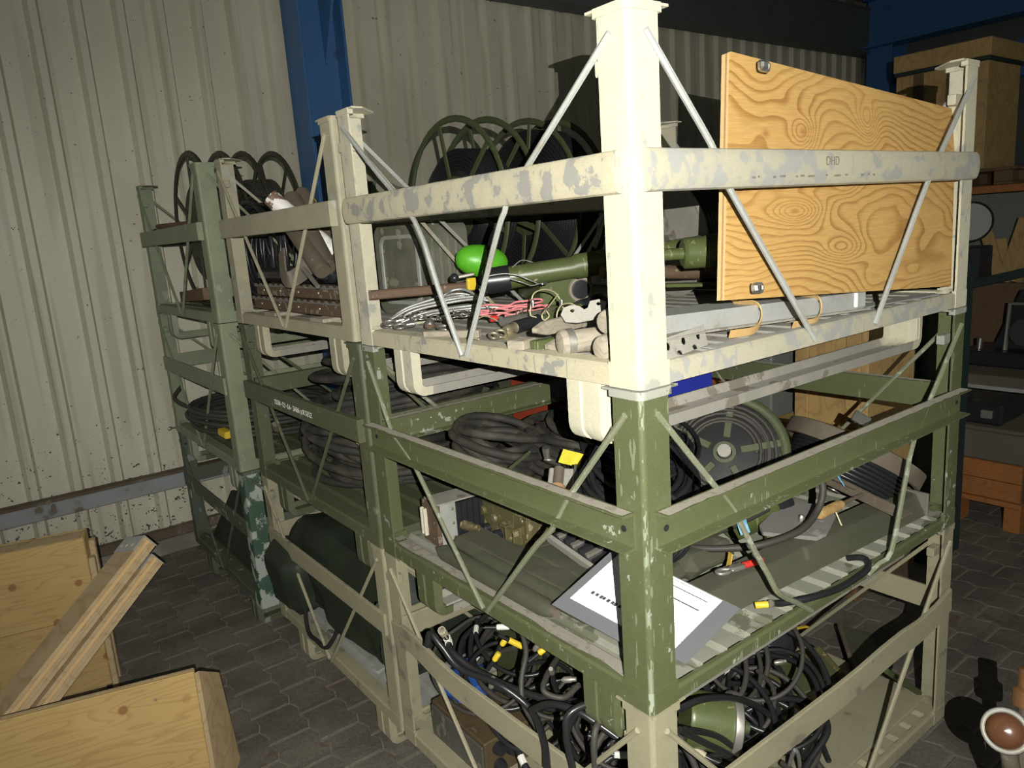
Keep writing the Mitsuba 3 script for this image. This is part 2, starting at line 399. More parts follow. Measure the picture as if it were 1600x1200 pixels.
def strip(q0, q1):
    n = len(q0)
    f = [(a, a + 1, n + a + 1) for a in range(n - 1)] + [(a, n + a + 1, n + a) for a in range(n - 1)]
    return trimesh.Trimesh(np.vstack([q0, q1]), f, process=False)
def stacking_pallet(o, label, paint, deck, rail='box', top=True, yaw=0.0, skid=None, bends={}, wob=0.0, ledge=None, lift={}, rods=None, LX=LX, capmat=None, recess=(), dusty=False, railmat={}, postmat={}):
    o = V(o, float); Rz = rot((0, 0, 1), yaw)
    W = lambda m: move(m, o, Rz)
    t = thing('stacking_pallet', label, 'stacking pallet', 'steel stacking pallets')
    for pi_, (x, y, sx, sy) in enumerate([(0, 0, 1, 1), (LX, 0, -1, 1), (0, LY, 1, -1), (LX, LY, -1, -1)]):
        m = prism(lsec(sx, sy), HT - 0.010, (x, y, 0.0))
        hem = prism(lsec(sx, sy, PW + 0.004, 0.008).buffer(0.0015), 0.042, (x, y, -0.001))
        pm = postmat.get(pi_, paint)
        k = part(t, 'post', W(m), pm, 25)
        part(k, 'hem', W(hem), pm, 25)
        lip = prism(lsec(sx, sy, PW + 0.005, 0.011).buffer(0.0025), 0.014, (x, y, HT - 0.018))
        plate = prism(sg.Polygon(V([(0, 0), (0.09, 0), (0.09, 0.03), (0.03, 0.09), (0, 0.09)]) * V([sx, sy])), 0.004, (x, y, HT - 0.008))
        tab = cbox(sorted([(x + sx * 0.006, y + sy * 0.03, HT - 0.10)])[0], (x + sx * 0.006 + 0.03, y + sy * 0.03 + 0.05, HT - 0.075), .002) if sx > 0 else cbox((x - 0.05, y + sy * 0.03, HT - 0.10), (x - 0.005, y + sy * 0.03 + .02, HT - 0.075), .002)
        part(k, 'cap', W(lip), capmat or paint, 25)
        part(k, 'top_plate', W(plate), capmat or paint, 25)
        part(k, 'tab', W(tab), capmat or paint, 25)
    zr = 0.342
    faces = {'left': ((0, LY, 0), (0, -1, 0), (-1, 0, 0), LY), 'front': ((0, 0, 0), (1, 0, 0), (0, -1, 0), LX),
             'back': ((LX, LY, 0), (-1, 0, 0), (0, 1, 0), LX), 'far': ((LX, 0, 0), (0, 1, 0), (1, 0, 0), LY)}
    for fn, (s, d, out, L) in faces.items():
        s, d, out = V(s, float), V(d, float), V(out, float)
        pt = lambda u, z, w=0.0: s + d * u + out * w + V([0, 0, z])
        us = np.linspace(0.022, L - 0.022, 13)
        lf = lift.get(fn, [(0, 0, 0), (1, 0, 0)])
        lz = np.interp(us / L, [a[0] for a in lf], [a[1] for a in lf]); lw = np.interp(us / L, [a[0] for a in lf], [a[2] for a in lf])
        o2 = -out if fn in recess else out
        base = 0.0065 if fn in recess else 0.0
        path = [pt(u, zr + a + wob * math.sin(u * 9 + len(fn)), 0) + o2 * (b + base) for u, a, b in zip(us, lz, lw)]
        m = sweep(path, rail_sections(rail), hint=(0, 0, 1), fixed=True)
        # the section's first axis must point outwards
        side = np.cross(V([0, 0, 1.0]), d)
        if side @ o2 < 0:
            sec = [(-a, b) for a, b in rail_sections(rail)][::-1]
            m = sweep(path, sec, hint=(0, 0, 1), fixed=True)
        if rail == 'channel':
            holes = [prism(sg.Point(0, 0).buffer(0.006, quad_segs=3), 0.001, pt(u, zr, 0) + o2 * (base + 0.0055), np.stack([d, V([0, 0, 1.0]), o2], 1)) for u in (0.045, L - 0.045)]
            k = part(t, 'rail', W(m), railmat.get(fn, paint), 25)
            for h in holes:
                part(k, 'painted_hole', W(h), 'black_and_hole_shade')  # black disc on the web, paints the dark inside of a hole
            e1 = base + .0295 - .004 * nnoise(np.c_[us * 40, us, us], 3); uu = np.linspace(us[0] + .004, us[-1] - .004, 90)
            e1 = base + .0297 - .006 * nnoise(np.c_[uu * 45, uu, uu], 3) ** 2; e0 = base + .0045 + 0 * uu
            q0 = V([pt(a, zr + .0345) + o2 * b for a, b in zip(uu, e0)]); q1 = V([pt(a, zr + .0345) + o2 * b for a, b in zip(uu, e1)])
            part(k, 'dust', W(strip(q0, q1)), 'dust', False, kind='stuff')
        else:
            part(t, 'rail', W(m), railmat.get(fn, paint), 25)
        # edge of the base
        fw = 0.045 if L < 1.1 else 0.014
        ht = 0.037 if rail != 'channel' or L < 1.1 else 0.0255
        e = prism(V([(0, 0), (0.0, ht - .005), (0.005, ht), (fw, ht), (fw, ht - .004), (0.006, ht - .004), (0.006, 0.004), (0.02, 0.004), (0.02, 0)]), L - 2 * PW + 0.02)
        F = np.stack([-out, V([0, 0, 1.0]), np.cross(-out, V([0, 0, 1.0]))], 1)
        start = pt(PW - 0.01, 0) if F[:, 2] @ d > 0 else pt(L - PW + 0.01, 0)
        part(t, 'base_edge', W(move(e, start, F)), (ledge or {}).get(fn, paint), 25)
        if rail == 'channel' and (L < 1.1 or fn == 'back'):
            # loose dust lying in the edge, with a ragged border
            uu = np.linspace(PW, L - PW, 60)
            e0 = .008 + .010 * nnoise(np.c_[uu * 14, uu * 0, uu * 0], 5); e1 = fw - .002 + 0 * uu
            q0 = V([pt(a, ht + .0006, -b) for a, b in zip(uu, e0)]); q1 = V([pt(a, ht + .0006, -b) for a, b in zip(uu, e1)])
            part(t, 'dust', W(strip(q0, q1)), 'dust', False, kind='stuff')
        # brace rods: from the tops of both posts to the middle of the base edge
        mid = (L / 2 - 0.004, L / 2 + 0.004) if L < 1.1 else (L / 2 - 0.105, L / 2 + 0.13)
        if L < 1.1 or fn == 'back':
            mid = (L / 2 - 0.008, L / 2 + 0.008)
        for a, (u0, u1) in enumerate(((0.034, mid[0]), (L - 0.034, mid[1]))):
            bd = bends.get((fn, a), [])
            pts = [pt(u0, HT - 0.045, 0.003)] + [pt(*q) for q in bd] + [pt(u1, 0.012, 0.004)]
            pp = [pts[0]]
            for q, r in zip(pts[:-1], pts[1:]):
                pp += [q + (r - q) * 0.5, r]
            rr = spline(pp, 3) if bd else V(pts)
            part(t, 'brace_rod', W(tube(rr, 0.0058, 7)), (rods or paint), 40)
    # ribbed deck, ribs along y
    pr, x = [], 0.03
    while x < LX - 0.07:
        pr += [(x, 0.030), (x + 0.026, 0.030), (x + 0.032, 0.018), (x + 0.046, 0.018), (x + 0.052, 0.030)]
        x += 0.0745
    pr.append((LX - 0.03, 0.030)); pr = V(pr); N = len(pr)
    v = np.vstack([np.c_[pr[:, 0], np.full(N, y), pr[:, 1]] for y in (0.012, LY - 0.012)])
    m = trimesh.Trimesh(v, [(a, a + 1, N + a + 1) for a in range(N - 1)] + [(a, N + a + 1, N + a) for a in range(N - 1)], process=False)
    part(t, 'deck', W(m), deck, False)
    # two bent runners under the deck
    for y in (0.148, LY - 0.205):
        r = 0.028
        h = 0.112
        arc = [(0.012, 0.002)] + [(0.012 + r - r * math.cos(q), -h + r - r * math.sin(q)) for q in np.linspace(0, math.pi / 2, 6)] + [(0.06, -h)]
        sec = [(-0.048, -0.018), (-0.044, -0.018), (-0.044, 0.0), (-0.012, 0.0), (-0.010, -0.004), (0.006, -0.004), (0.008, 0.0), (0.036, 0.0), (0.044, -0.018), (0.048, -0.018), (0.039, 0.005), (0.006, 0.005), (0.004, 0.001), (-0.008, 0.001), (-0.010, 0.005), (-0.044, 0.005)]
        run = lambda pa: sweep([(a, y, b) for a, b in pa], [(b, a) for a, b in sec], hint=(0, 1, 0), fixed=True)
        k = part(t, 'runner', W(run([(a, -h) for a in np.linspace(0.06, LX - 0.06, 9)])), skid or paint, 25)
        part(k, 'leg', W(run(arc)), paint, 25)
        part(k, 'leg', W(run([(LX - a, b) for a, b in arc[::-1]])), paint, 25)
    return t
flat('rod_olive', worn((0.155, 0.165, 0.105), (0.26, 0.29, 0.22), (0.19, 0.19, 0.14), 0.62, 60, 0.7, 0.5), 0.6)
flat('cap_worn', worn((0.27, 0.275, 0.235), (0.12, 0.135, 0.07), (0.33, 0.325, 0.29), 0.60, 50, 0.7, 0.0), 0.6)
flat('paint_old_green', worn((0.065, 0.078, 0.055), (0.20, 0.22, 0.19), (0.085, 0.088, 0.065), 0.64, 26, 0.6, 0.0), 0.6)
flat('dust', worn((0.245, 0.225, 0.185), (0.20, 0.18, 0.145), (0.29, 0.27, 0.225), 0.6, 60, 0.6, 0.0), 0.95)
flat('zinc_cream', worn((0.365, 0.345, 0.26), (0.285, 0.285, 0.265), (0.30, 0.295, 0.25), 0.56, 44, 0.8, 0.8), 0.6, spec=0.3)
flat('black_and_hole_shade', (0.01, 0.01, 0.01), 0.9)  # plain black for dark parts, also painted in as the shade inside holes
Z3, Z2, Z1 = 1.298, 0.709, 0.120
stacking_pallet((0, 0, Z3), 'cream painted top pallet of the nearest stack with rounded rails', 'paint_cream', 'dusty_steel', 'round', skid='dusty_steel', rods='zinc', recess=('back',), ledge={'front': 'zinc_cream', 'left': 'paint_cream_worn'}, railmat={'front': 'zinc_cream', 'left': 'paint_cream_worn', 'back': 'paint_cream_worn', 'far': 'paint_cream_worn'},
                bends={('front', 0): [(0.185, 0.385), (0.235, 0.31)], ('left', 0): [(0.35, 0.30, 0.006)], ('front', 1): [(0.94, 0.30, 0.008)], ('left', 1): [(0.70, 0.33, 0.004), (0.665, 0.27, 0.012)]})
mk = lambda m, x, z: move(m, (x, -0.0216, z), np.stack([V([1.0, 0, 0]), V([0, 0, 1.0]), V([0, -1.0, 0])], 1))
part('stacking_pallet', 'marking', mk(text_mesh('DHD', 0.016, 0.0004), 0.50, Z3 + .345), 'pencil', False, label='faint hand written letters on the rail')
for q, (x0, w_) in enumerate(((.27, .008), (.285, .005), (.33, .009), (.352, .016), (.40, .006), (.415, .012), (.44, .020), (.50, .006), (.53, .022), (.57, .008), (.63, .010), (.655, .006), (.675, .008))):
    part('stacking_pallet', 'marking', mk(cbox((0, 0, 0), (w_, .0032, .0004), .0001), x0, Z3 + .324 + .001 * (q % 2)), 'pencil', False)
flat('pencil', (0.17, 0.15, 0.11), 0.8)
stacking_pallet((0, 0, Z2), 'olive green middle pallet of the nearest stack with channel rails', 'paint_olive', 'deck_grey', 'channel', skid='dusty_steel', rods='rod_olive', capmat='cap_worn', recess=('back',),
                bends={('front', 0): [(0.235, 0.32), (0.31, 0.20, 0.002), (0.365, 0.105, 0.012)], ('front', 1): [(0.95, 0.29), (0.79, 0.06, 0.03)], ('left', 1): [(0.821, 0.372, 0.003), (0.759, 0.285, 0.003), (0.693, 0.220, 0.004)], ('left', 0): [(0.125, 0.375, 0.002), (0.234, 0.295, 0.002)]})
stacking_pallet((0, 0, Z1), 'khaki painted bottom pallet of the nearest stack with bent flat rails', 'paint_khaki', 'paint_khaki', 'strap', skid='paint_khaki', recess=('back',),
                lift={'left': [(0, 0.0, 0), (0.12, 0.02, 0.004), (0.22, 0.015, 0.012), (0.30, -0.012, 0.004), (0.6, -0.006, 0.004), (1, 0, 0)], 'front': [(0, 0, 0), (0.55, 0.0, 0.004), (0.72, 0.022, 0.01), (0.80, 0.004, 0.004), (0.9, 0.018, 0.008), (1, 0.03, 0)]})
stacking_pallet((0.004, 1.045, Z3), 'dull sand coloured top pallet in the middle stack with flat rails', 'paint_sand', 'dusty_steel', 'box', skid='dusty_steel', recess=('front', 'back'))
stacking_pallet((0.0, 1.016, Z2), 'dark olive middle pallet in the middle stack with a stencilled rail', 'paint_olive_dark', 'paint_olive_dark', 'box', skid='paint_olive_dark', recess=('front', 'back'))
stacking_pallet((0.002, 1.016, Z1), 'khaki bottom pallet in the middle stack holding a green bin', 'paint_khaki', 'zinc', 'strap', skid='paint_khaki', recess=('front', 'back'))
stacking_pallet((-0.052, 2.09, Z3), 'pale green top pallet of the stack beside the wall', 'paint_pale_green', 'paint_pale_green', 'box', skid='paint_pale_green', recess=('front',))
stacking_pallet((-0.052, 2.09, Z2), 'grey green middle pallet of the stack beside the wall', 'paint_pale_green', 'paint_olive_dark', 'strap', skid='paint_olive_dark', recess=('front',))
stacking_pallet((-0.046, 2.09, Z1), 'bottom pallet beside the wall whose near post has flaking dark green and white paint', 'paint_old_green', 'paint_olive_dark', 'strap', skid='paint_olive_dark', postmat={0: 'paint_flaking'}, recess=('front',))
# ------------------------------------------------------------------ materials of the goods
def firfn(p, n, uv):
    x, z = p.x, p.z
    f = 1.15 * fbm(x * 2.3 + 4.0, z * 5.0, 1.0, 3) * 4 + z * 17
    for kx, kz, a, sx, sz in ((0.552, 1.715, 1.6, 0.040, 0.030), (0.505, 1.562, 1.9, 0.075, 0.022), (0.70, 1.62, 1.3, 0.05, 0.03), (0.80, 1.74, 1.5, 0.035, 0.04), (0.66, 1.48, 1.5, 0.08, 0.025)):
        f = f + a * dr.exp(-dr.square((x - kx) / sx) - dr.square((z - kz) / sz))
    f = f + 0.42 * noise(x * 9, z * 19, 2.0) + 0.16 * noise(x * 22, z * 44, 3.0)
    r = f * 2.8
    r = r - dr.floor(r)
    line = smoothstep(0.45, 0.92, r) * (1 - smoothstep(0.93, 1.0, r))
    line = line * (0.55 + 0.6 * noise(x * 9, z * 22, 5.0))
    c = mix((0.47, 0.29, 0.10), (0.29, 0.14, 0.036), dr.clip(line, 0, 1) * 0.85)
    for kx, kz in ((0.552, 1.715), (0.43, 1.71), (0.36, 1.61)):
        c = mix(c, (0.30, 0.13, 0.04), 0.75 * dr.exp(-dr.square((x - kx) / 0.011) - dr.square((z - kz) / 0.008)))
    return c * (0.9 + 0.2 * noise(x * 40, z * 700, 0.0))
flat('fir_veneer', proc(firfn), 0.45)
flat('ply_light', (0.54, 0.36, 0.17), 0.7)
flat('ply_dark', (0.33, 0.19, 0.08), 0.75)
def palewood(base, dark, sx=1.0, sy=1.0, sz=1.0, knots=True):
    def fn(p, n, uv):
        x, y, z = p.x * sx, p.y * sy, p.z * sz
        f = fbm(x * 3, y * 3, z * 3, 3) * 9
        r = f - dr.floor(f)
        line = smoothstep(0.55, 0.95, r) * (1 - smoothstep(0.95, 1.0, r))
        g = noise(x * 120, y * 120, z * 120)
        c = mix(base, dark, dr.clip(0.5 * line + 0.25 * g - 0.1, 0, 1))
        if knots:
            a, b, q = voronoi(p.x * 7.3 + p.y * 2, p.z * 6.1 + p.y * 3)
            c = mix(c, (0.22, 0.095, 0.03), 0.85 * smoothstep(0.10, 0.055, a) * smoothstep(0.35, 0.45, q))
        return c * (0.92 + 0.16 * noise(p.x * 11, p.y * 11, p.z * 11))
    return proc(fn)
flat('spruce_ply', palewood((0.43, 0.295, 0.115), (0.31, 0.19, 0.065), 0.8, 0.8, 5.0), 0.6)
flat('plank_wood', palewood((0.42, 0.315, 0.18), (0.30, 0.19, 0.09), 2.0, 1.0, 2.0, False), 0.7)
flat('grey_wood', palewood((0.30, 0.265, 0.205), (0.17, 0.145, 0.11), 3.0, 6.0, 6.0, False), 0.8)
flat('brown_wood', palewood((0.125, 0.072, 0.035), (0.07, 0.037, 0.02), 2.0, 2.0, 5.0, False), 0.7)
flat('orange_wood', palewood((0.30, 0.115, 0.03), (0.18, 0.06, 0.018), 2.0, 2.0, 6.0, False), 0.65)
flat('crate_wood', palewood((0.40, 0.265, 0.105), (0.26, 0.15, 0.06), 3.0, 3.0, 1.0, False), 0.7)
flat('aluminium', worn((0.42, 0.43, 0.42), (0.33, 0.31, 0.27), (0.33, 0.325, 0.30), 0.70, 18, 0.7, 0.25), 0.45, 0.35)
flat('steel', (0.50, 0.49, 0.45), 0.28, 0.9)
flat('dull_steel', (0.34, 0.325, 0.29), 0.42, 0.7)
flat('brass', (0.34, 0.30, 0.20), 0.4, 0.7)
flat('rust', worn((0.105, 0.066, 0.040), (0.20, 0.165, 0.12), (0.075, 0.055, 0.035), 0.62, 60, 0.6, 0.0), 0.8)
flat('black_plastic', (0.018, 0.019, 0.022), 0.32)
flat('rubber', (0.016, 0.0165, 0.018), 0.34)
flat('dusty_rubber', (0.040, 0.037, 0.031), 0.62)
def hosefn(p, n, uv):
    m = fbm(p.x * 18, p.y * 18, p.z * 18, 3)
    return mix((0.024, 0.022, 0.018), (0.058, 0.053, 0.042), smoothstep(0.4, 0.75, m)) * (0.8 + 0.4 * noise(p.x * 260, p.y * 260, p.z * 260))
flat('dusty_hose', proc(hosefn), 0.75)
flat('olive_gloss', worn((0.075, 0.098, 0.032), (0.33, 0.27, 0.16), (0.09, 0.10, 0.05), 0.72, 34, 0.4, 0.4), 0.36)
flat('reel_olive', worn((0.052, 0.066, 0.026), (0.10, 0.10, 0.07), (0.06, 0.065, 0.04), 0.74, 30, 0.5, 0.2), 0.5)
flat('canvas_olive', worn((0.056, 0.058, 0.034), (0.10, 0.10, 0.07), (0.078, 0.076, 0.054), 0.74, 12, 0.6, 0.0), 0.9)
flat('bright_green', worn((0.085, 0.36, 0.018), (0.10, 0.18, 0.03), (0.12, 0.19, 0.03), 0.70, 20, 0.5, 0.0), 0.4)
flat('grey_can', worn((0.185, 0.185, 0.145), (0.30, 0.27, 0.21), (0.11, 0.12, 0.07), 0.66, 22, 0.9, 0.4), 0.4, 0.3)
flat('leather', worn((0.46, 0.30, 0.12), (0.30, 0.18, 0.07), (0.38, 0.27, 0.13), 0.70, 40, 0.5, 0.0), 0.7)
flat('pink_cord', (0.62, 0.21, 0.22), 0.8)
flat('waxed_wire', (0.47, 0.43, 0.26), 0.5)
flat('bare_wire', (0.36, 0.36, 0.34), 0.4, 0.5)
flat('yellow_tape', (0.62, 0.45, 0.03), 0.5)
flat('white_tape', (0.62, 0.62, 0.57), 0.6)
flat('red_plastic', (0.55, 0.035, 0.03), 0.4)
flat('red_paint', (0.33, 0.050, 0.022), 0.6)
flat('blue_plastic', (0.018, 0.065, 0.24), 0.45)
flat('light_blue', (0.16, 0.42, 0.62), 0.6)
flat('white_paper', (0.86, 0.86, 0.84), 0.8)
flat('ink', (0.03, 0.03, 0.04), 0.8)
flat('cloudy_film', (0.115, 0.12, 0.127), 0.16)

# ------------------------------------------------------------------ things on the nearest top pallet
# plywood board standing behind the rods of the right side
t = thing('plywood_board', 'orange plywood board with bold wavy grain standing upright behind the right hand rail', 'board')
BL, BR, TL, TR = V((0.2711, 0.03718, 1.412)), V((1.139, 0.01126, 1.352)), V((0.3453, 0.07561, 1.852)), V((1.227, 0.05589, 1.782))
nrm = np.cross(BR - BL, TL - BL); nrm /= np.linalg.norm(nrm)
if nrm[1] < 0: nrm = -nrm
for a, (f0, f1, mt) in enumerate(((0, .0035, 'fir_veneer'), (.0035, .008, 'ply_light'), (.008, .0125, 'ply_dark'), (.0125, .017, 'ply_light'), (.017, .0205, 'ply_light'))):
    part(t, 'veneer', hullmesh([c + nrm * f for c in (BL, BR, TL, TR) for f in (f0, f1)]), mt, False)
bx = (BR - BL) / np.linalg.norm(BR - BL); bz = np.cross(bx, nrm); bz = bz if bz[2] > 0 else -bz
BF = np.stack([bx, bz, -nrm], 1)
for c in (V((0.3991, 0.04736, 1.824)), V((0.3272, 0.01244, 1.429))):
    k = part(t, 'catch', move(prism(rpoly(0.030, 0.020, 0.006), 0.005), c - nrm * .001, BF), 'steel')
    part(k, 'latch', cat(move(cbox((-0.016, -0.008, 0.004), (0.004, 0.008, 0.013), .004), c, BF)), 'steel')
    part(k, 'button', cat(move(cbox((0.004, -0.006, 0.004), (0.013, 0.006, 0.011), .003), c, BF)), 'dull_steel')

# long aluminium tray with leather straps
t = thing('metal_tray', 'long grey aluminium tray lying along the deck edge below the plywood board', 'tray')
A, B = V([0.14, 0.135, 1.352]), V([0.765, 0.040, 1.340])
d = (B - A) / np.linalg.norm(B - A); sd = V([-d[1], d[0], 0]); sd /= np.linalg.norm(sd)
Lt = np.linalg.norm(B - A)
pf = sg.Polygon([(0.0, 0.0), (0.018, 0.0), (Lt - 0.0, 0.0), (Lt, 0.115), (0.03, 0.115), (-0.03, 0.045)])
body = move(prism(sg.Polygon([(0.0, 0.0), (Lt, 0.0), (Lt + 0.004, 0.11), (0.05, 0.11), (-0.045, 0.055)]).buffer(-.004).buffer(.004, quad_segs=3), 0.036), A, np.stack([d, sd, V([0, 0, 1.0])], 1))
part(t, 'body', body, 'aluminium', 25)
part(t, 'flange', move(prism(sg.Polygon([(-0.01, -0.012), (Lt + .012, -0.012), (Lt + 0.016, 0.12), (0.05, 0.12), (-0.06, 0.06)]), 0.004), A - V([0, 0, 0.004]), np.stack([d, sd, V([0, 0, 1.0])], 1)), 'dusty_steel', 25)
part(t, 'end_block', move(cbox((Lt - .03, -0.006, 0.0), (Lt + 0.006, 0.03, 0.040), .005), A, np.stack([d, sd, V([0, 0, 1.0])], 1)), 'aluminium')
for u in (0.30, 0.475):
    q = A + d * u
    pts = [q + sd * .06 + V([0, 0, .039]), q + sd * .02 + V([0, 0, .040]), q - sd * .010 + V([0, 0, .036]), q - sd * .017 + V([0, 0, .015]), q - sd * .026 - d * .02 + V([0, 0, -.004]), q - sd * .035 - d * .05 + V([0, 0, -.009]), q - sd * .03 - d * .10 + V([0, 0, -.010])]
    k = part(t, 'strap', sweep(spline(pts, 5), [(-0.0085, -0.0012), (0.0085, -0.0012), (0.0085, 0.0012), (-0.0085, 0.0012)], hint=sd + V([0, 0, .3])), 'leather', 40, label='brown leather strap hanging over the tray')
    part(k, 'rivet', lathe([(0, 0.002), (0.003, 0.0012), (0.0035, 0)], q - sd * .0135 + V([0, 0, .03]), -sd, 8), 'steel')

# perforated bracket at the front edge
t = thing('perforated_bracket', 'grey perforated metal bracket with three round holes at the deck edge', 'bracket')
pl = sg.box(0, 0, 0.135, 0.036)
for a in (0.03, 0.073, 0.115):
    pl = pl.difference(sg.Point(a, 0.021).buffer(0.0068))
for a in (0.055, 0.098):
    pl = pl.difference(sg.Point(a, 0.0).buffer(0.009))
k = part(t, 'web', prism(pl, 0.003, (0.062, 0.016, 1.331), np.stack([V([0.995, 0.05, 0.08]), V([0, 0.25, 0.968]), V([0, -0.968, 0.25])], 1)), 'dusty_steel', False)
part(t, 'flange', cbox((0.062, 0.020, 1.364), (0.197, 0.062, 1.367), .001), 'dusty_steel', False)
# thin plates left on the deck
for n, (a, b, w) in enumerate((((0.22, 0.04, 1.331), (0.50, 0.018, 1.331), 0.03), ((0.52, 0.035, 1.331), (0.86, 0.02, 1.331), 0.035), ((0.80, 0.09, 1.3325), (1.12, 0.05, 1.3325), 0.045))):
    solo('metal_strip', bar(a, b, w, 0.003, .001), 'zinc', ('flat grey metal strip on the deck under the leather strap', 'flat grey metal strip between the tray and the right deck edge', 'flat grey metal strip on the deck near the far right post')[n], 'metal strip')

# wooden stakes with ringed heads
def stake(name, head, d, L, r, label):
    t = thing(name, label, 'stake', 'round wooden stakes')
    d = V(d, float) / np.linalg.norm(d); head = V(head, float)
    part(t, 'shaft', lathe([(0, 0.02), (r * .86, 0.02), (r * .84, L * .75), (r * .3, L), (0, L)], head, d, 18), 'grey_wood', 40)
    part(t, 'ring', lathe([(r * .88, 0.012), (r * 1.0, 0.013), (r * 1.02, 0.026), (r * .88, 0.028)], head, d, 20), 'dull_steel', 40)
    part(t, 'head', lathe([(0, -0.003), (r * .5, -0.002), (r * .85, 0.001), (r * .97, 0.006), (r * .97, 0.013), (r * .5, 0.014)], head, d, 20), 'grey_wood', 40)
    return t
stake('wooden_stake', (0.028, 0.226, 1.353), (0.86, -0.33, 0.02), 0.19, 0.0255, 'grey wooden stake whose round head shows at the deck edge left of the corner post')
stake('wooden_stake', (0.032, 0.118, 1.352), (0.9, 0.15, 0.0), 0.15, 0.024, 'grey wooden stake half hidden by the corner post, the lower of two')
stake('wooden_stake', (0.045, 0.120, 1.396), (0.9, 0.12, -0.02), 0.15, 0.023, 'grey wooden stake half hidden by the corner post, the upper of two')
def peg(tip, d, L, label):
    t = thing('tent_peg', label, 'tent peg')
    d = V(d, float) / np.linalg.norm(d); F = frame(d)
    pl = sg.Polygon([(0, 0.002), (0.03, 0.010), (L, 0.014), (L, -0.014), (0.035, -0.012), (0, -0.004)]).buffer(-.001).buffer(.003)
    part(t, 'blade', prism(pl, 0.012, tip, np.stack([F[:, 0], F[:, 2], np.cross(F[:, 0], F[:, 2])], 1)), 'grey_wood', 25)
    return t
peg((0.012, 0.282, 1.377), (0.9, 0.30, -0.02), 0.19, 'pale pointed wooden peg resting on the round stake')
peg((0.035, 0.275, 1.343), (0.9, 0.05, 0.0), 0.12, 'pale pointed wooden peg tip showing beside the round stake head')
t = thing('forked_plate', 'pale grey forked metal plate with two holes lying on the stakes', 'metal plate')
pl = sg.Polygon([(0, 0.022), (0.006, 0.038), (0.02, 0.043), (0.035, 0.040), (0.045, 0.030), (0.053, 0.034), (0.058, 0.050), (0.075, 0.053), (0.088, 0.046), (0.085, 0.03), (0.066, 0.006), (0.03, 0.0), (0.008, 0.004)]).buffer(-.002).buffer(.003)
pl = pl.difference(sg.Point(0.022, 0.030).buffer(.0042)).difference(sg.Point(0.074, 0.043).buffer(.0042))
part(t, 'plate', prism(pl, 0.006, (0.088, 0.285, 1.378), np.stack([V([0.80, -0.60, 0.0]), V([0.16, 0.20, 0.76]), V([-0.57, -0.76, 0.32])], 1)), 'dusty_steel', 25)

# black tool with a brass head and wing nut
t = thing('black_tool', 'black cylindrical tool with brass end and wing nut on the cream deck', 'tool')
a, b = V([0.150, 0.520, 1.349]), V([0.50, 0.60, 1.365])
d = (b - a) / np.linalg.norm(b - a)
part(t, 'grip', lathe([(0, 0), (0.0145, 0), (0.0150, 0.003), (0.0150, 0.092), (0.0145, 0.095), (0, 0.095)], a, d, 20), 'black_plastic', 40)
part(t, 'ferrule', lathe([(0.0152, 0.089), (0.0160, 0.090), (0.0160, 0.095), (0, 0.096)], a, d, 20), 'dull_steel', 40)
part(t, 'head', lathe([(0, -0.034), (0.008, -0.034), (0.0125, -0.028), (0.0125, -0.018), (0.009, -0.016), (0.010, -0.004), (0.013, 0.0), (0, 0.001)], a, d, 18), 'brass', 40)
part(t, 'tube', lathe([(0, 0.095), (0.0140, 0.096), (0.0140, 0.26), (0, 0.261)], a, d, 18), 'olive_gloss', 40)
part(t, 'end_grip', lathe([(0, 0.261), (0.020, 0.261), (0.021, 0.27), (0.021, 0.33), (0.023, 0.335), (0.023, 0.36), (0.019, 0.365), (0, 0.365)], a, d, 18), 'black_plastic', 40)
part(t, 'wing_nut', hullmesh([a - d * .03 + V([-.006, 0, -.012]), a - d * .045 + V([-.008, -.004, -.02]), a - d * .02 + V([0, -.03, -.018]), a - d * .01 + V([0, -.034, -.012]), a - d * .02 + V([.0, -.01, -.006])]), 'brass')
for u, r in ((-0.05, 0.013), (-0.072, 0.010)):
    part(t, 'ring', torus(a + d * u + V([0, 0, -0.004]), (0.5, 0.5, 0.7), r, 0.004, 20, 7), 'brass', 60)
# the stub of a second tool behind it
t = thing('steel_tool', 'bare steel tool handle lying behind the black cylindrical tool', 'tool')
part(t, 'handle', lathe([(0, 0), (0.011, 0), (0.012, 0.05), (0.010, 0.08), (0.013, 0.11), (0.013, 0.16), (0, 0.16)], V([0.19, 0.62, 1.351]), (0.95, 0.15, 0), 16), 'dull_steel', 40)
part(t, 'collar', lathe([(0, 0.16), (0.015, 0.16), (0.016, 0.17), (0.016, 0.2), (0, 0.2)], V([0.19, 0.62, 1.351]), (0.95, 0.15, 0), 16), 'brass', 40)

# wire loops with crimped ferrules
def wire_loop(pts, fer, label, r=0.0017, mat='waxed_wire'):
    t = thing('wire_loop', label, 'wire loop', 'waxed wire loops')
    part(t, 'wire', tube(pts, r, 6, 7), mat, 60)
    for q, d in fer:
        F = frame(d)
        part(t, 'ferrule', move(cbox((-0.009, -0.0045, -0.003), (0.009, 0.0045, 0.003), .0015), q, F), 'steel')
wire_loop([(0.2154, 0.52, 1.364), (0.199, 0.52, 1.372), (0.203, 0.52, 1.398), (0.2143, 0.52, 1.42), (0.2639, 0.54, 1.423), (0.3118, 0.56, 1.409), (0.3286, 0.56, 1.385), (0.3336, 0.56, 1.369)], [(V((0.2027, 0.515, 1.398)), (0, 0, 1)), (V((0.3241, 0.555, 1.384)), (0, 0, 1))], 'waxed wire loop with two ferrules arching in front of the black plug')
wire_loop([(0.3197, 0.56, 1.405), (0.2642, 0.53, 1.384), (0.2166, 0.5, 1.371), (0.2213, 0.5, 1.358), (0.2372, 0.5, 1.365), (0.2305, 0.5, 1.378)], [(V((0.2391, 0.515, 1.375)), (-.6, 0, -.8))], 'waxed wire strand ending in a small eye behind the black tool')
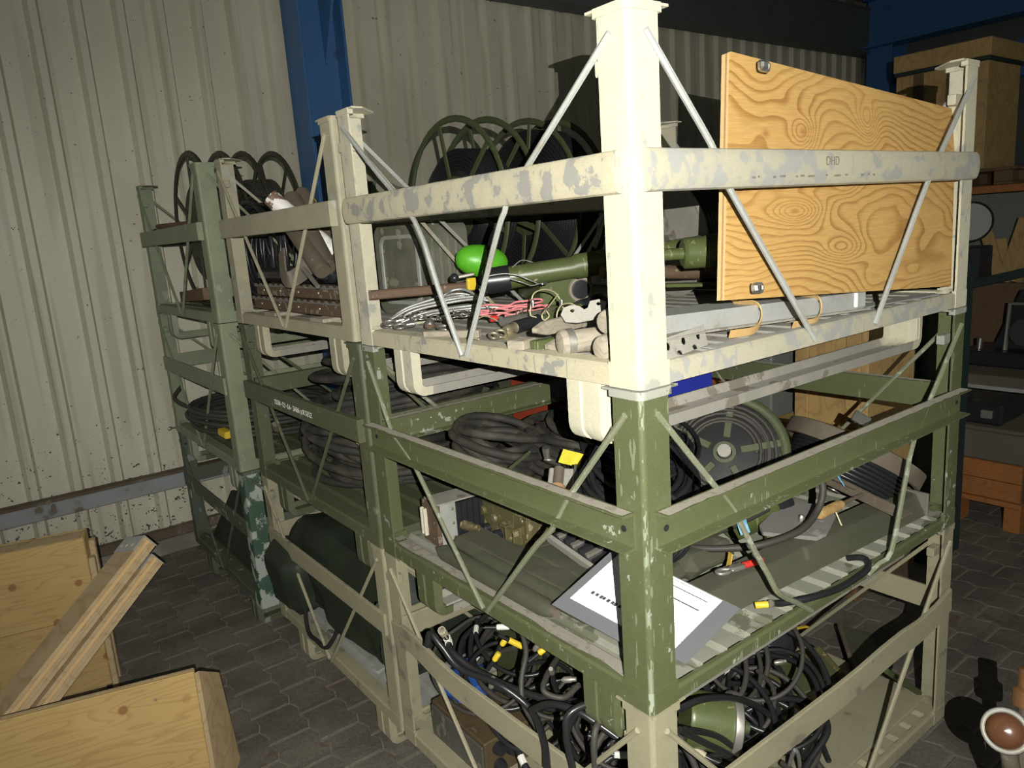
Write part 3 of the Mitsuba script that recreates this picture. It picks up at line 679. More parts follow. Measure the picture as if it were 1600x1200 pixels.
wire_loop([(0.2019, 0.42, 1.359), (0.192, 0.42, 1.374), (0.2133, 0.43, 1.394), (0.2576, 0.45, 1.394), (0.2803, 0.45, 1.383), (0.278, 0.44, 1.369)], [(V((0.2048, 0.42, 1.373)), (.5, 0, .8))], 'waxed wire loop arching above the pale pointed peg')
wire_loop([(0.05735, 0.5301, 1.335), (0.06549, 0.5744, 1.335), (0.1193, 0.6577, 1.34), (0.07738, 0.569, 1.37), (0.1362, 0.6166, 1.372), (0.1823, 0.6509, 1.36), (0.2183, 0.6701, 1.345)], [(V((0.09873, 0.6219, 1.342)), (.1, .1, 1))], 'waxed wire loop on the deck left of the black tool')
wire_loop([(0.2314, 0.74, 1.429), (0.2247, 0.74, 1.443), (0.2294, 0.72, 1.455), (0.2628, 0.7, 1.459), (0.2916, 0.68, 1.453), (0.3116, 0.66, 1.44), (0.3397, 0.66, 1.428)], [], 'waxed wire hanging over the olive tubes with a ball end', mat='bare_wire')
wire_loop([(0.2707, 0.68, 1.445), (0.2887, 0.66, 1.436), (0.3186, 0.66, 1.425), (0.346, 0.66, 1.427)], [(V((0.3566, 0.655, 1.426)), (1, 0, 0))], 'second strand of bare wire on the olive tubes', mat='bare_wire')
wire_loop([(0.3306, 0.75, 1.469), (0.3639, 0.75, 1.485), (0.4001, 0.75, 1.477), (0.439, 0.75, 1.462), (0.4768, 0.74, 1.472), (0.5476, 0.74, 1.479)], [], 'thin bare wire lying along the top of the olive tube', mat='bare_wire')

# pink cord
pts = []
for i in range(46):
    u = i / 45
    s = (i % 8) / 7.0 if (i // 8) % 2 == 0 else 1 - (i % 8) / 7.0
    pts.append(V([0.20, 0.735, 1.375]) + V([0.17, -0.05, 0.006]) * s + V([0.008, 0.02, 0.0]) * RNG.normal(0, 0.35, 3) + V([0.0, -.035, -.03]) * u + V([0, 0, RNG.uniform(0, .01)]))
solo('pink_cord', tube(pts, 0.0028, 6, 4), 'pink_cord', 'hank of pink cord on the tools under the olive tube', 'cord', smooth=60)
t = thing('red_plug', 'small red plug beside the pink cord', 'plug')
part(t, 'body', lathe([(0, 0), (0.007, 0), (0.008, 0.004), (0.008, 0.016), (0.005, 0.02), (0, 0.02)], V([0.205, 0.69, 1.352]), (0.8, -0.3, 0.1), 14), 'red_plastic', 40)

# chain slings with hooks
def link(c, d, n, a=0.012, b=0.007, r=0.0022):
    F = frame(d, n)
    th = np.arange(14) * 2 * np.pi / 14
    pts = V(c) + a * np.cos(th)[:, None] * F[:, 0] + b * np.sin(th)[:, None] * F[:, 1]
    return sweep(pts, circ(r, 6), closed=True, hint=n)
for n, (p0, p1, lab) in enumerate((((0.075, 0.965, 1.342), (0.25, 0.89, 1.400), 'grey wire rope sling with a hook at the left end of the deck'),
                                   ((0.065, 0.93, 1.350), (0.26, 0.83, 1.392), 'grey wire rope sling lying over the chain heap, the middle one'),
                                   ((0.075, 0.895, 1.342), (0.27, 0.76, 1.372), 'grey wire rope sling in front of the chain heap'))):
    t = thing('wire_sling', lab, 'wire rope sling', 'grey wire rope slings')
    p0, p1 = V(p0), V(p1)
    for q in range(2):
        o = V([0, 0.012 * q, 0.006 * q])
        part(t, 'rope', tube([p0 + o, p0 * .7 + p1 * .3 + o + V([0, .012, .012]), p0 * .3 + p1 * .7 + o + V([0, -.004, .010]), p1 + o, p1 + V([.03, -.02, -.006]) + o], 0.0042, 7, 5), 'bare_wire', 60)
    part(t, 'eye', torus(p0 + V([-.014, -.006, 0]), (0.2, 0.5, 0.85), 0.014, 0.0042, 18, 7), 'dull_steel', 60)
    part(t, 'thimble', lathe([(0, 0), (0.008, 0), (0.009, 0.01), (0.008, 0.03), (0, 0.03)], p0, p1 - p0, 12), 'steel', 40)
CHAINS = ['at the left end by the rope eyes', 'left, under the upper rope sling', 'left, crossing the middle rope sling', 'behind the chrome knob', 'beside the chrome knob', 'between knob and steel ring', 'behind the steel ring', 'under the arching grey hose', 'behind the arching grey hose', 'right of the arching grey hose', 'near the pink cord', 'rightmost, beside the red plug']
for n in range(12):
    s = V([0.10 + 0.018 * n, 0.90 - 0.022 * n + RNG.uniform(-.03, .03), 1.338 + 0.035 * RNG.random()])
    t = thing('chain', 'short steel chain on the deck, ' + CHAINS[n], 'chain', 'chain pieces in the heap on the deck')
    dd = V([math.cos(n * 1.3), math.sin(n * 1.3) * .8, 0.05])
    for q in range(4):
        part(t, 'link', link(s + dd / np.linalg.norm(dd) * 0.017 * q, dd, (0, 0.7, 0.7) if q % 2 else (0, -0.7, 0.7)), 'steel', 60)
t = thing('hook_block', 'chrome hook with a dark knob and ring in front of the wire slings', 'hook')
part(t, 'knob', lathe([(0, 0), (0.009, 0.001), (0.013, 0.006), (0.0135, 0.016), (0.010, 0.024), (0.006, 0.03), (0, 0.03)], V([0.105, 0.815, 1.330]), (0.1, 0, 1), 18), 'steel', 40)
part(t, 'collar', lathe([(0.0137, 0.008), (0.0145, 0.010), (0.0145, 0.014), (0.0137, 0.016)], V([0.105, 0.815, 1.330]), (0.1, 0, 1), 18), 'rust', 40)
part(t, 'ring', torus((0.108, 0.742, 1.341), (0.25, 0.25, 0.9), 0.020, 0.0045, 22, 8), 'dull_steel', 60)
solo('grey_hose', tube([(0.3617, 1.19, 1.345), (0.1761, 0.86, 1.403), (0.1948, 0.84, 1.42), (0.2199, 0.82, 1.422), (0.2332, 0.78, 1.405), (0.2364, 0.74, 1.377), (0.2774, 0.783, 1.35)], 0.0038, 7, 6), 'bare_wire', 'thin grey hose arching over the chain heap', 'hose', smooth=60)
solo('grey_hose', tube([(0.2399, 0.9352, 1.36), (0.2402, 0.8633, 1.375), (0.2528, 0.8127, 1.372), (0.273, 0.7989, 1.36)], 0.0034, 7, 6), 'bare_wire', 'thin grey hose lying flat over the chains', 'hose', smooth=60)
t = thing('wood_block', 'pale wooden block lying at the left of the deck edge', 'block')
part(t, 'block', bar((0.022, 0.70, 1.338), (0.10, 0.585, 1.338), 0.022, 0.018), 'grey_wood', False)
t = thing('wood_block', 'pale wooden block with an olive end on the deck edge beside the stakes', 'block')
part(t, 'block', bar((0.010, 0.338, 1.340), (0.055, 0.352, 1.340), 0.040, 0.024), 'grey_wood', False)
part(t, 'olive_end', cbox((0.030, 0.292, 1.329), (0.085, 0.316, 1.352), .002), 'olive_gloss')

# olive tubes and the box with a round plug
def pole(a, b, prof, mat, label, cap=None, n=20, name='olive_tube'):
    t = thing(name, label, 'tube')
    a, b = V(a, float), V(b, float); L = np.linalg.norm(b - a)
    part(t, 'tube', lathe([(0, 0)] + [(r, u * L) for u, r in prof] + [(0, L)], a, b - a, n), mat, 40)
    return t, a, (b - a) / L, L
t, a, d, L = pole((0.3405, 0.78, 1.441), (0.8136, 0.46, 1.495), [(0, .030), (.30, .029), (.32, .033), (.60, .033), (.61, .027), (1, .026)], 'olive_gloss', 'long olive tube with a black end cap lying across the top deck')
part(t, 'end_cap', lathe([(0, -0.070), (0.026, -0.070), (0.034, -0.064), (0.035, -0.02), (0.034, 0.002), (0, 0.003)], a, d, 20), 'black_plastic', 40)
t = thing('plug_box', 'olive box with a round black plug in its end, behind the wire loops', 'box')
a = V((0.5423, 0.72, 1.391)); ax = V([0.42, 0.90, 0.05]); ax /= np.linalg.norm(ax); F = frame(ax)
part(t, 'body', move(cbox((0.004, -0.034, -0.042), (0.28, 0.115, 0.038), .006), a, F), 'olive_gloss')
part(t, 'rim', move(lathe([(0.026, 0.0), (0.030, -0.004), (0.034, -0.004), (0.036, 0.004), (0.03, 0.005)], (0, 0, 0), (1, 0, 0), 26), a, F), 'grey_wood', 40)
part(t, 'plug', move(lathe([(0, -0.001), (0.020, -0.001), (0.029, 0.0005), (0.029, 0.006), (0, 0.006)], (0, 0, 0), (1, 0, 0), 26), a, F), 'black_plastic', 40)
pole((0.5071, 0.6, 1.442), (0.8561, 0.5, 1.411), [(0, .017), (.7, .018), (1, .018)], 'rust', 'brown rusty tube lying under the thick olive cylinder', name='rusty_tube')
t = thing('olive_cylinder', 'thick olive cylinder with a thin shaft showing between corner post and plywood board', 'cylinder')
a, b = V((0.5515, 0.37, 1.482)), V((0.6399, 0.31, 1.482))
d = (b - a) / np.linalg.norm(b - a)
part(t, 'drum', lathe([(0, 0), (0.030, 0.0), (0.037, 0.006), (0.037, 0.05), (0.0385, 0.052), (0.0385, 0.062), (0.037, 0.064), (0.037, 0.15), (0, 0.15)], a, d, 24), 'olive_gloss', 40)
part(t, 'shaft', lathe([(0, -0.13), (0.014, -0.13), (0.014, 0.0), (0, 0.001)], a, d, 16), 'olive_gloss', 40)
solo('olive_plank', bar((0.5943, 0.47, 1.401), (0.7245, 0.4, 1.392), 0.05, 0.009), 'olive_gloss', 'thin olive plank under the rusty tube right of the corner post', 'plank')
solo('drilled_plate', prism(sg.box(0, 0, .20, .05).difference(sg.Point(.06, .026).buffer(.009)), .004, (0.20, 0.245, 1.402), np.stack([V([.93, .36, 0.03]), V([-.15, .35, .925]), V([.33, -.86, .38])], 1)), 'zinc', 'grey drilled metal plate behind the aluminium tray', 'metal plate', smooth=False)
t = thing('green_float', 'bright green domed float at the back of the top deck', 'float')
part(t, 'shell', lathe([(0, -0.074)] + [(0.045 * math.cos(q) ** .8, 0.074 * math.sin(q)) for q in np.linspace(-1.5, 1.5, 15)] + [(0, 0.074)], V([0.345, 0.905, 1.486]), (0.90, -0.35, -0.2), 26), 'bright_green', 60)
part(t, 'band', lathe([(0.0448, -0.006), (0.0465, -0.004), (0.0465, 0.006), (0.0445, 0.008)], V([0.352, 0.903, 1.484]), (0.90, -0.35, -0.2), 26), 'canvas_olive', 40)
# stick and yellow label
solo('wooden_stick', bar((0.008945, 0.972, 1.424), (0.2844, 0.86, 1.424), 0.03, 0.024, .004), 'rust', 'brown wooden stick lying from the left post towards the green float', 'stick')
solo('yellow_label', cbox(V((0.2589, 0.84, 1.432)) - V([.012, .006, .016]), V((0.2589, 0.84, 1.432)) + V([.014, .006, .016]), .002), 'yellow_tape', 'yellow label on the end of the brown stick', 'label')
t = thing('round_knob', 'small black ball knob on a rod in front of the grey canister', 'knob')
part(t, 'ball', trimesh.creation.icosphere(2, 0.012).apply_translation(V((0.2082, 0.84, 1.453))), 'black_plastic', True)
part(t, 'rod', tube([(0.2082, 0.84, 1.453), (0.256, 0.82, 1.459)], 0.005, 7), 'dull_steel', 40)

# grey pressed steel canister standing in the left corner
t = thing('jerrycan', 'grey green steel canister with a stamped rounded panel behind the cream back rail', 'canister')
c0 = V([0.285, 1.105, 1.331]); ux = V([-0.10, 0.995, 0]); uy = V([0.995, 0.10, 0])
F = np.stack([ux, uy, V([0, 0, -1.0])], 1)
part(t, 'body', move(prism(rpoly(0.26, 0.275, 0.035, 6), 0.165), c0 + uy * 0.165 + V([0, 0, 0.1375]) + ux * 0.13, np.stack([ux, V([0, 0, 1.0]), -uy], 1)), 'grey_can', 40)
ring = rpoly(0.20, 0.21, 0.035).difference(rpoly(0.178, 0.188, 0.026))
part(t, 'stamping', move(prism(ring, 0.006), c0 + V([0, 0, 0.1375]) + ux * 0.13 + uy * .001, np.stack([ux, V([0, 0, 1.0]), -uy], 1)), 'zinc', 25)
for u in (0.03, 0.06, 0.09, 0.12):
    part(t, 'rib', tube([c0 + ux * .001 + uy * u + V([0, 0, z]) for z in (0.03, 0.05, 0.21, 0.23)], 0.006, 7), 'grey_can', 40)
part(t, 'handle', tube([c0 + ux * .02 + uy * .05 + V([0, 0, .256]), c0 + ux * .02 + uy * .05 + V([0, 0, .282]), c0 + ux * .11 + uy * .05 + V([0, 0, .282]), c0 + ux * .11 + uy * .05 + V([0, 0, .256])], .007, 8, 4), 'grey_can', 40)
# ------------------------------------------------------------------ cable reels and coils
def coil_path(c, axis, R, turns, r, spread, seed=0, squash=1.0, n=26, wob=0.06):
    g = np.random.default_rng(seed)
    F = frame(axis)
    N = int(turns * n)
    a = np.arange(N) * 2 * np.pi / n
    k = np.arange(N) / n
    m = int(turns) + 3
    kk = np.arange(m) * 1.0
    def rv(lo, hi, step):
        v = g.uniform(lo, hi, int(m / step) + 3)
        x = k / step; i = x.astype(int); t = x - i; t = t * t * (3 - 2 * t)
        return v[i] * (1 - t) + v[i + 1] * t
    rad = R * (1 + rv(-1.7 * wob, .6 * wob, .9) + rv(-.35 * wob, .35 * wob, .31))
    off = spread * (rv(-1, 1, .85) * .8 + rv(-.3, .3, .37))
    cx, cy = R * wob * rv(-.8, .8, 1.3), R * wob * rv(-.8, .8, 1.1)
    return V(c) + (cx + rad * np.cos(a))[:, None] * F[:, 1] + (cy + squash * rad * np.sin(a))[:, None] * F[:, 2] + off[:, None] * F[:, 0]
def coil(name, c, axis, R, turns, r, spread, mat, label, cat_='cable coil', group=None, seed=0, squash=1.0, wob=.06, sides=7, ties=0, tie_mat='canvas_olive'):
    t = thing(name, label, cat_, group)
    p = coil_path(c, axis, R, turns, r, spread, seed, squash, 26, wob)
    part(t, 'cable', tube(p, r, sides), mat, 60)
    F = frame(axis)
    for q in range(ties):
        a = 0.7 + q * 2.1
        cc = V(c) + R * (math.cos(a) * F[:, 1] + squash * math.sin(a) * F[:, 2])
        part(t, 'tie', torus(cc, -math.sin(a) * F[:, 1] + math.cos(a) * F[:, 2], max(spread * .75, R * wob * 1.6) + r, r * .35, 14, 5), tie_mat, 60)
    return t

def reel(c, w, R, label, fill=0.66, axis=(1, 0, 0), cable='rubber', spokes=6, rot0=0.3, mat='reel_olive', group='olive cable reels', rim=0.012, solid=False, hub=0.36):
    """a spoked steel reel: two flanges, a hub drum and the cable wound on it"""
    t = thing('cable_reel', label, 'cable reel', group)
    F = frame(axis); c = V(c, float)
    for s in (-1, 1):
        cc = c + F[:, 0] * s * w / 2
        k = part(t, 'flange', torus(cc, axis, R - rim * .8, rim, 44, 8, rim * .62), mat, 60)
        if solid:
            part(k, 'disc', lathe([(0, -.002), (R - rim, -.002), (R - rim, .002), (0, .002)], cc, axis, 40), mat, 30)
        else:
            for q in range(spokes):
                a = rot0 + q * 2 * math.pi / spokes
                e = math.cos(a) * F[:, 1] + math.sin(a) * F[:, 2]
                part(k, 'spoke', bar(cc + e * R * 0.25, cc + e * (R - rim * 1.2), 0.020, 0.007, .002, F[:, 0]), mat, 25)
        part(k, 'hub_plate', lathe([(0.02, -.003), (R * hub, -.003), (R * hub, .003), (0.02, .003)], cc, axis, 30), mat, 30)
    prof, nr = [(0.02, -w / 2 + .008)], max(4, int(R * (fill - .42) / .013))
    for q in range(nr):
        r0 = R * .42 + (R * fill - R * .42) * q / nr; dr_ = R * (fill - .42) / nr
        prof += [(r0 + dr_ * .02, -w / 2 + .016), (r0 + dr_ * .25, -w / 2 + .008), (r0 + dr_ * .5, -w / 2 + .0055), (r0 + dr_ * .75, -w / 2 + .008), (r0 + dr_ * .98, -w / 2 + .016)]
    n = max(5, int(w / 0.014))
    for q in range(n):
        u0 = -w / 2 + .010 + (w - .02) * q / n; du = (w - .02) / n
        for b in np.linspace(0, math.pi, 5):
            prof.append((R * fill + .006 * math.sin(b), u0 + du * (1 - math.cos(b)) / 2))
    prof.append((0.02, w / 2 - .006))
    part(t, 'wound_cable', lathe(prof, c, axis, 40), cable, 50)
    part(t, 'axle', lathe([(0, -w / 2 - .02), (.018, -w / 2 - .02), (.018, w / 2 + .02), (0, w / 2 + .02)], c, axis, 14), 'dull_steel', 40)
    return t
flat('reel_dark', (0.030, 0.031, 0.020), 0.5)
Z3D = Z3 + 0.031
R1 = 0.322
reel((0.755, 1.53, Z3D + R1 + .004), 0.135, R1, 'olive spoked reel half full of black cable, the nearer of two on the middle stack', 0.64)
reel((1.085, 1.53, Z3D + R1 + .004), 0.140, R1, 'olive spoked reel wound full of black cable, the farther of two on the middle stack', 0.86, rot0=0.7)
reel((0.110, 2.55, Z3D + R1 + .004), 0.125, R1, 'dark spoked cable reel beside the leftmost post, farthest left of all reels', 0.60, cable='dusty_rubber', rot0=0.55, mat='reel_dark')
reel((0.330, 2.55, Z3D + R1 + .004), 0.130, R1, 'dark spoked cable reel behind the pale green post, right of the leftmost reel', 0.62, cable='dusty_rubber', rot0=0.15, mat='reel_dark')
# reel standing behind the plywood board, flanges seen edge-on
reel((1.02, 0.72, Z3D + 0.175), 0.16, 0.172, 'grey cable reel standing between the corner post and the plywood board', 0.90, axis=(0.97, -0.22, 0.05), mat='dusty_steel', group=None, solid=True, rim=.010)
# black cable hung in big loops at the left end
coil('black_cable_coil', (0.20, 2.08, 1.555), (1, 0.12, 0.0), 0.165, 16, 0.0085, 0.12, 'rubber', 'black cable coil standing on edge behind the left sand coloured post', seed=4, wob=.10, squash=1.15)
solo('yellow_band', torus((0.345, 2.03, 1.722), (0.1, 1, 0.2), 0.016, 0.008, 16, 7), 'yellow_tape', 'yellow band on the black cables near the blue column', 'band', smooth=60)

# ------------------------------------------------------------------ goods on the middle top pallet
def ribbed_bar(y0, y1, x, z, h, label, mat):
    t = thing('toothed_rail', label, 'toothed rail', 'toothed metal rails')
    part(t, 'body', cbox((x, y0, z), (x + .075, y1, z + h), .004), mat)
    part(t, 'lip', cbox((x - .006, y0, z + h - .006), (x + .02, y1, z + h), .001), 'dull_steel')
    n = 16
    for q in range(n):
        y = y0 + (y1 - y0) * (q + .5) / n
        part(t, 'tooth', hullmesh([(x - .010, y - .012, z + h - .004), (x - .010, y + .012, z + h - .004), (x - .013, y, z + h + .006), (x - .004, y - .012, z + h - .004), (x - .004, y + .012, z + h - .004), (x - .004, y, z + h + .006)]), 'dull_steel', False)
    for q in range(5):
        y = y0 + (y1 - y0) * (q + .5) / 5
        part(t, 'stud', lathe([(0, .004), (.004, .003), (.005, 0)], (x, y, z + h * .5), (-1, 0, 0), 10), 'brass', 40)
    return t
ribbed_bar(1.13, 1.99, 0.060, 1.346, 0.042, 'brown toothed metal rail with brass studs, the lower of two on the sand coloured pallet', 'rust')
ribbed_bar(1.16, 1.97, 0.068, 1.396, 0.038, 'brown toothed metal rail, the upper of two on the sand coloured pallet', 'rust')
for n, y in enumerate((1.28, 1.68)):
    solo('wood_batten', cbox((0.02, y, 1.328), (0.20, y + .10, 1.3455), .002), 'grey_wood', ('pale wooden batten under the toothed rails beside the cream post', 'pale wooden batten under the middle of the toothed rails')[n], 'batten')
t = thing('black_case', 'black case with rounded edges lying on the toothed rails', 'case')
part(t, 'body', cbox((0.085, 1.52, 1.442), (0.20, 2.00, 1.492), .014), 'black_plastic', 40)
part(t, 'seam', cbox((0.083, 1.53, 1.468), (0.19, 1.99, 1.472), .001), 'rubber')
part(t, 'clasp', cbox((0.080, 1.60, 1.458), (0.09, 1.64, 1.482), .002), 'steel')
t = thing('black_case', 'small black case at the right end of the toothed rails', 'case')
part(t, 'body', cbox((0.10, 1.38, 1.442), (0.20, 1.49, 1.500), .012), 'black_plastic', 40)
part(t, 'clasp', cbox((0.095, 1.42, 1.47), (0.105, 1.45, 1.49), .002), 'steel')
t = thing('peeling_tube', 'tube with peeling white paint sticking up above the middle rail', 'tube')
a, b = V((-0.009059, 1.5, 1.715)), V((0.1303, 1.4, 1.54))
part(t, 'tube', lathe([(0, 0), (0.026, 0), (0.027, 0.01), (0.027, .40), (0, .40)], a, b - a, 20), 'peeling_white', 40)
part(t, 'painted_mouth', lathe([(0, -.001), (0.02, -.001), (0.02, 0.002), (0, .002)], a, b - a, 20), 'black_and_hole_shade', 40)  # black disc on the closed end, paints the shade inside the tube
for n, (p, q, r, lb) in enumerate((((0.07769, 1.55, 1.716), (0.06266, 1.3, 1.49), .030, 'brown dusty tube leaning behind the cream post, the thicker one'), ((0.03853, 1.48, 1.627), (0.03884, 1.28, 1.483), .027, 'brown dusty tube leaning behind the middle rail with a blunt end'), ((0.1405, 1.62, 1.736), (0.1411, 1.36, 1.499), .026, 'brown dusty tube with a rusty open end beside the cream post'))):
    p, q = V(p), V(q); L = float(np.linalg.norm(q - p))
    t = thing('brown_tube', lb, 'tube', 'brown tubes on the middle stack')
    part(t, 'tube', lathe([(0, 0), (r * .8, 0.0), (r, .012), (r, L - .01), (r * .85, L), (0, L)], p, q - p, 18), 'brown_metal', 40)
    if n == 2:
        part(t, 'end', lathe([(0, L + .002), (r * .85, L + .001), (r * .85, L - .004)][::-1], p, q - p, 18), 'rust', 40)
t = thing('bent_bracket', 'dark bent sheet metal bracket between the tubes and the cable coil', 'bracket')
part(t, 'sheet', sweep(spline([(-0.002343, 1.48, 1.551), (-0.01545, 1.45, 1.478), (-0.006346, 1.42, 1.465), (0.04426, 1.42, 1.492), (0.05745, 1.4, 1.53)], 5), [(-.025, -.003), (.025, -.003), (.025, .003), (-.025, .003)], hint=(1, 0, 0)), 'brown_metal', 40)
solo('steel_rod', tube([(0.007934, 1.35, 1.495), (0.005042, 1.25, 1.444)], .007, 9), 'dull_steel', 'short bright steel rod below the brown tubes', 'rod', smooth=50)
flat('brown_metal', worn((0.105, 0.085, 0.062), (0.22, 0.20, 0.17), (0.15, 0.13, 0.10), 0.68, 30, 0.6, 0.2), 0.55)
flat('peeling_white', worn((0.68, 0.66, 0.62), (0.16, 0.10, 0.07), (0.45, 0.38, 0.32), 0.50, 45, 0.5, 0.0), 0.4)
# loose angle and brown board on the wall end pallet
solo('brown_board', bar((0.02, 2.32, 1.40), (0.10, 3.02, 1.36), 0.10, 0.05), 'brown_wood', 'brown board under the leftmost cable reel', 'board')
t = thing('iron_hook', 'rusty iron bar tied to the leftmost post', 'bar')
part(t, 'bar', tube([(-0.01, 2.98, 1.695), (0.02, 2.86, 1.694), (0.09, 2.72, 1.695)], .010, 8), 'rust', 40)
part(t, 'wire', tube([(-.056, 3.09, 1.66), (-0.058, 3.02, 1.668), (-.02, 2.97, 1.683)], .003, 6), 'black_and_hole_shade', 40)
# cables of the black coil draped at the cream post
solo('black_cable', tube([(0.1085, 1.1, 1.771), (0.1796, 1.15, 1.741), (0.2551, 1.2, 1.714), (0.3367, 1.25, 1.701)], .007, 8, 6), 'dull_steel', 'grey cable hanging over the back of the cream post', 'cable', smooth=60)
# ------------------------------------------------------------------ goods on the nearest middle pallet
DK2 = Z2 + 0.030
# plastic sleeve with a white sheet, leaning in the corner behind the olive post
t = thing('document_sleeve', 'white printed sheet in a grey plastic sleeve leaning behind the olive corner post', 'document')
P1, P2, P3 = V((0.01071, 0.2756, 0.814)), V((0.1152, 0.04045, 0.7228)), V((0.282, 0.01864, 0.8005))
P4 = P1 + P3 - P2
pn = np.cross(P2 - P1, P4 - P1); pn /= np.linalg.norm(pn)
if pn @ (EYE - P1) < 0: pn = -pn
pp = lambda s, u, h=0.0: P1 + (P2 - P1) * s + (P4 - P1) * u + pn * h
def sheetquad(s0, s1, u0, u1, h0, h1):
    return hullmesh([pp(s, u, h) for s in (s0, s1) for u in (u0, u1) for h in (h0, h1)])
part(t, 'sleeve', sheetquad(0, 1, 0, 1, 0, .0012), 'cloudy_film', False, label='grey plastic sleeve')
k = part(t, 'sheet', sheetquad(.06, .87, .17, .985, .0012, .0020), 'white_paper', False, label='white printed sheet of paper')
for n in range(13):
    s = .14 + n * .031 + .004 * (n % 3)
    part(k, 'print', sheetquad(s, s + .021, .335 + .004 * (n % 2), .378, .0020, .0023), 'ink', False)
for s0, s1, u0, w in ((.52, .62, .375, .018), (.50, .80, .88, .010), (.57, .80, .74, .014), (.46, .80, .955, .005), (.28, .36, .84, .005), (.78, .85, .22, .026), (.62, .70, .385, .008)):
    part(k, 'print', sheetquad(s0, s1, u0, u0 + w, .0020, .0023), 'ink', False)

# canvas bag with poles
t = thing('canvas_bag', 'dusty olive canvas bag with rolled poles lying along the left deck edge', 'bag')
def softbox(lo, hi, b, amp, seed=0, sub=3, freq=9, shear=None):
    m = cbox(lo, hi, b)
    for _ in range(sub):
        m = m.subdivide()
    m = trimesh.Trimesh(*trimesh.remesh.subdivide_to_size(m.vertices, m.faces, 0.03), process=True)
    n = m.vertex_normals
    q = m.vertices
    d = (nnoise(q * freq, seed) - .5) * 2 * amp + (nnoise(q * freq * 2.7, seed + 3) - .5) * amp
    m.vertices = q + n * d[:, None]
    trimesh.smoothing.filter_taubin(m, iterations=6)
    return m
part(t, 'bag', softbox((0.085, 0.235, DK2 + .004), (0.205, 0.80, DK2 + .050), .020, .008, 2), 'canvas_olive', 60)
part(t, 'flap', softbox((0.15, 0.225, DK2 + .004), (0.43, 0.595, DK2 + .052), .022, .008, 3), 'canvas_olive', 60)
part(t, 'seam', tube([(0.17, .55, DK2 + .053), (.24, .54, DK2 + .055), (.32, .535, DK2 + .055), (.4, .53, DK2 + .053)], .0025, 6, 4), 'canvas_olive', 60)
for n, (x, y0, y1, r) in enumerate(((0.052, 0.325, 0.80, .021), (0.098, 0.235, 0.70, .022))):
    k = part(t, 'pole_sleeve', lathe([(0, 0), (r * .55, 0), (r * .7, .004), (r, .03), (r, y1 - y0 - .05), (0, y1 - y0)], (x, y0, DK2 + r + .003), (0, 1, 0), 16), 'canvas_olive', 50)
    part(k, 'pole_end', lathe([(0, -.014), (r * .45, -.014), (r * .5, 0.002), (0, .003)], (x, y0, DK2 + r + .003), (0, 1, 0), 12), 'brown_metal', 40)

# receiver with knobs
t = thing('radio_set', 'olive radio set with black knobs standing behind the canvas bag', 'radio set')
F = np.stack([V([0.02, 0.9998, 0]), V([0, 0, 1.0]), V([0.9998, -0.02, 0])], 1)      # across, up, back
o = V([0.222, 0.612, DK2 + .003])
bx_ = lambda a, b, bv=.003: move(cbox(a, b, bv), o, F)
part(t, 'case', bx_((0, 0, 0), (0.245, 0.105, 0.20), .006), 'radio_olive')
part(t, 'front_frame', cat(bx_((0, 0, -.006), (.245, .008, 0)), bx_((0, .097, -.006), (.245, .105, 0)), bx_((0, .008, -.006), (.008, .097, 0)), bx_((.237, .008, -.006), (.245, .097, 0))), 'radio_olive')
for n, (u, v, r, h, mt) in enumerate(((.13, .022, .014, .022, 'black_plastic'), (.185, .024, .014, .020, 'black_plastic'), (.105, .058, .009, .014, 'radio_olive'), (.15, .062, .012, .010, 'brass'), (.20, .072, .013, .012, 'radio_olive'), (.075, .045, .010, .012, 'dull_steel'), (.045, .052, .010, .016, 'dull_steel'))):
    part(t, 'knob', lathe([(0, 0), (r * .7, 0), (r, .002), (r, h * .8), (r * .85, h), (0, h)][::1], o + F @ V([u, v, 0]), -F[:, 2], 16), mt, 40)
for n, u in enumerate((.028, .062)):
    part(t, 'guard', cat(bx_((u, .02, -.030), (u + .006, .07, 0), .002), bx_((u, .064, -.030), (u + .03, .07, -.02), .002)), 'radio_olive')
for n, u in enumerate((.02, .22)):
    for v in (.012, .09):
        part(t, 'screw', lathe([(0, .003), (.004, .002), (.005, 0)], o + F @ V([u, v, -.006]), -F[:, 2], 10), 'dull_steel', 40)
flat('radio_olive', worn((0.085, 0.080, 0.032), (0.24, 0.20, 0.13), (0.10, 0.075, 0.04), 0.64, 70, 0.7, 0.4), 0.45)

# electronic module with two long connectors
t = thing('electronic_module', 'grey electronic module with two white connectors standing at the left deck edge', 'electronic module')
F = np.stack([V([0.10, 0.995, 0]), V([0, 0, 1.0]), V([0.995, -0.10, 0])], 1)
o = V([0.078, 0.825, DK2 + .003])
bx_ = lambda a, b, bv=.002: move(cbox(a, b, bv), o, F)
part(t, 'frame', bx_((0, 0, .012), (.086, .118, .060), .002), 'zinc')
part(t, 'back_plate', bx_((-.002, 0, 0), (.090, .118, .012), .002), 'rust')
part(t, 'heat_sink', bx_((.002, .003, .060), (.084, .112, .145), .002), 'black_plastic')
for u in (.012, .03, .048, .066):
    part(t, 'fin', bx_((-.006, .006, .062 + u), (.004, .110, .066 + u), .0008), 'black_plastic')
part(t, 'lid', bx_((.0, .118, .006), (.086, .122, .145), .001), 'dusty_steel')
for u in (.056, .074):
    part(t, 'connector', bx_((u, .020, -.011), (u + .009, .098, 0), .002), 'connector_white')
for u, v in ((-.002, .02), (-.002, .06), (-.002, .10)):
    part(t, 'screw', lathe([(0, .002), (.003, .0015), (.004, 0)], o + F @ V([u + .002, v, .05]), -F[:, 0], 8), 'brass', 40)
flat('connector_white', (0.50, 0.47, 0.38), 0.6)
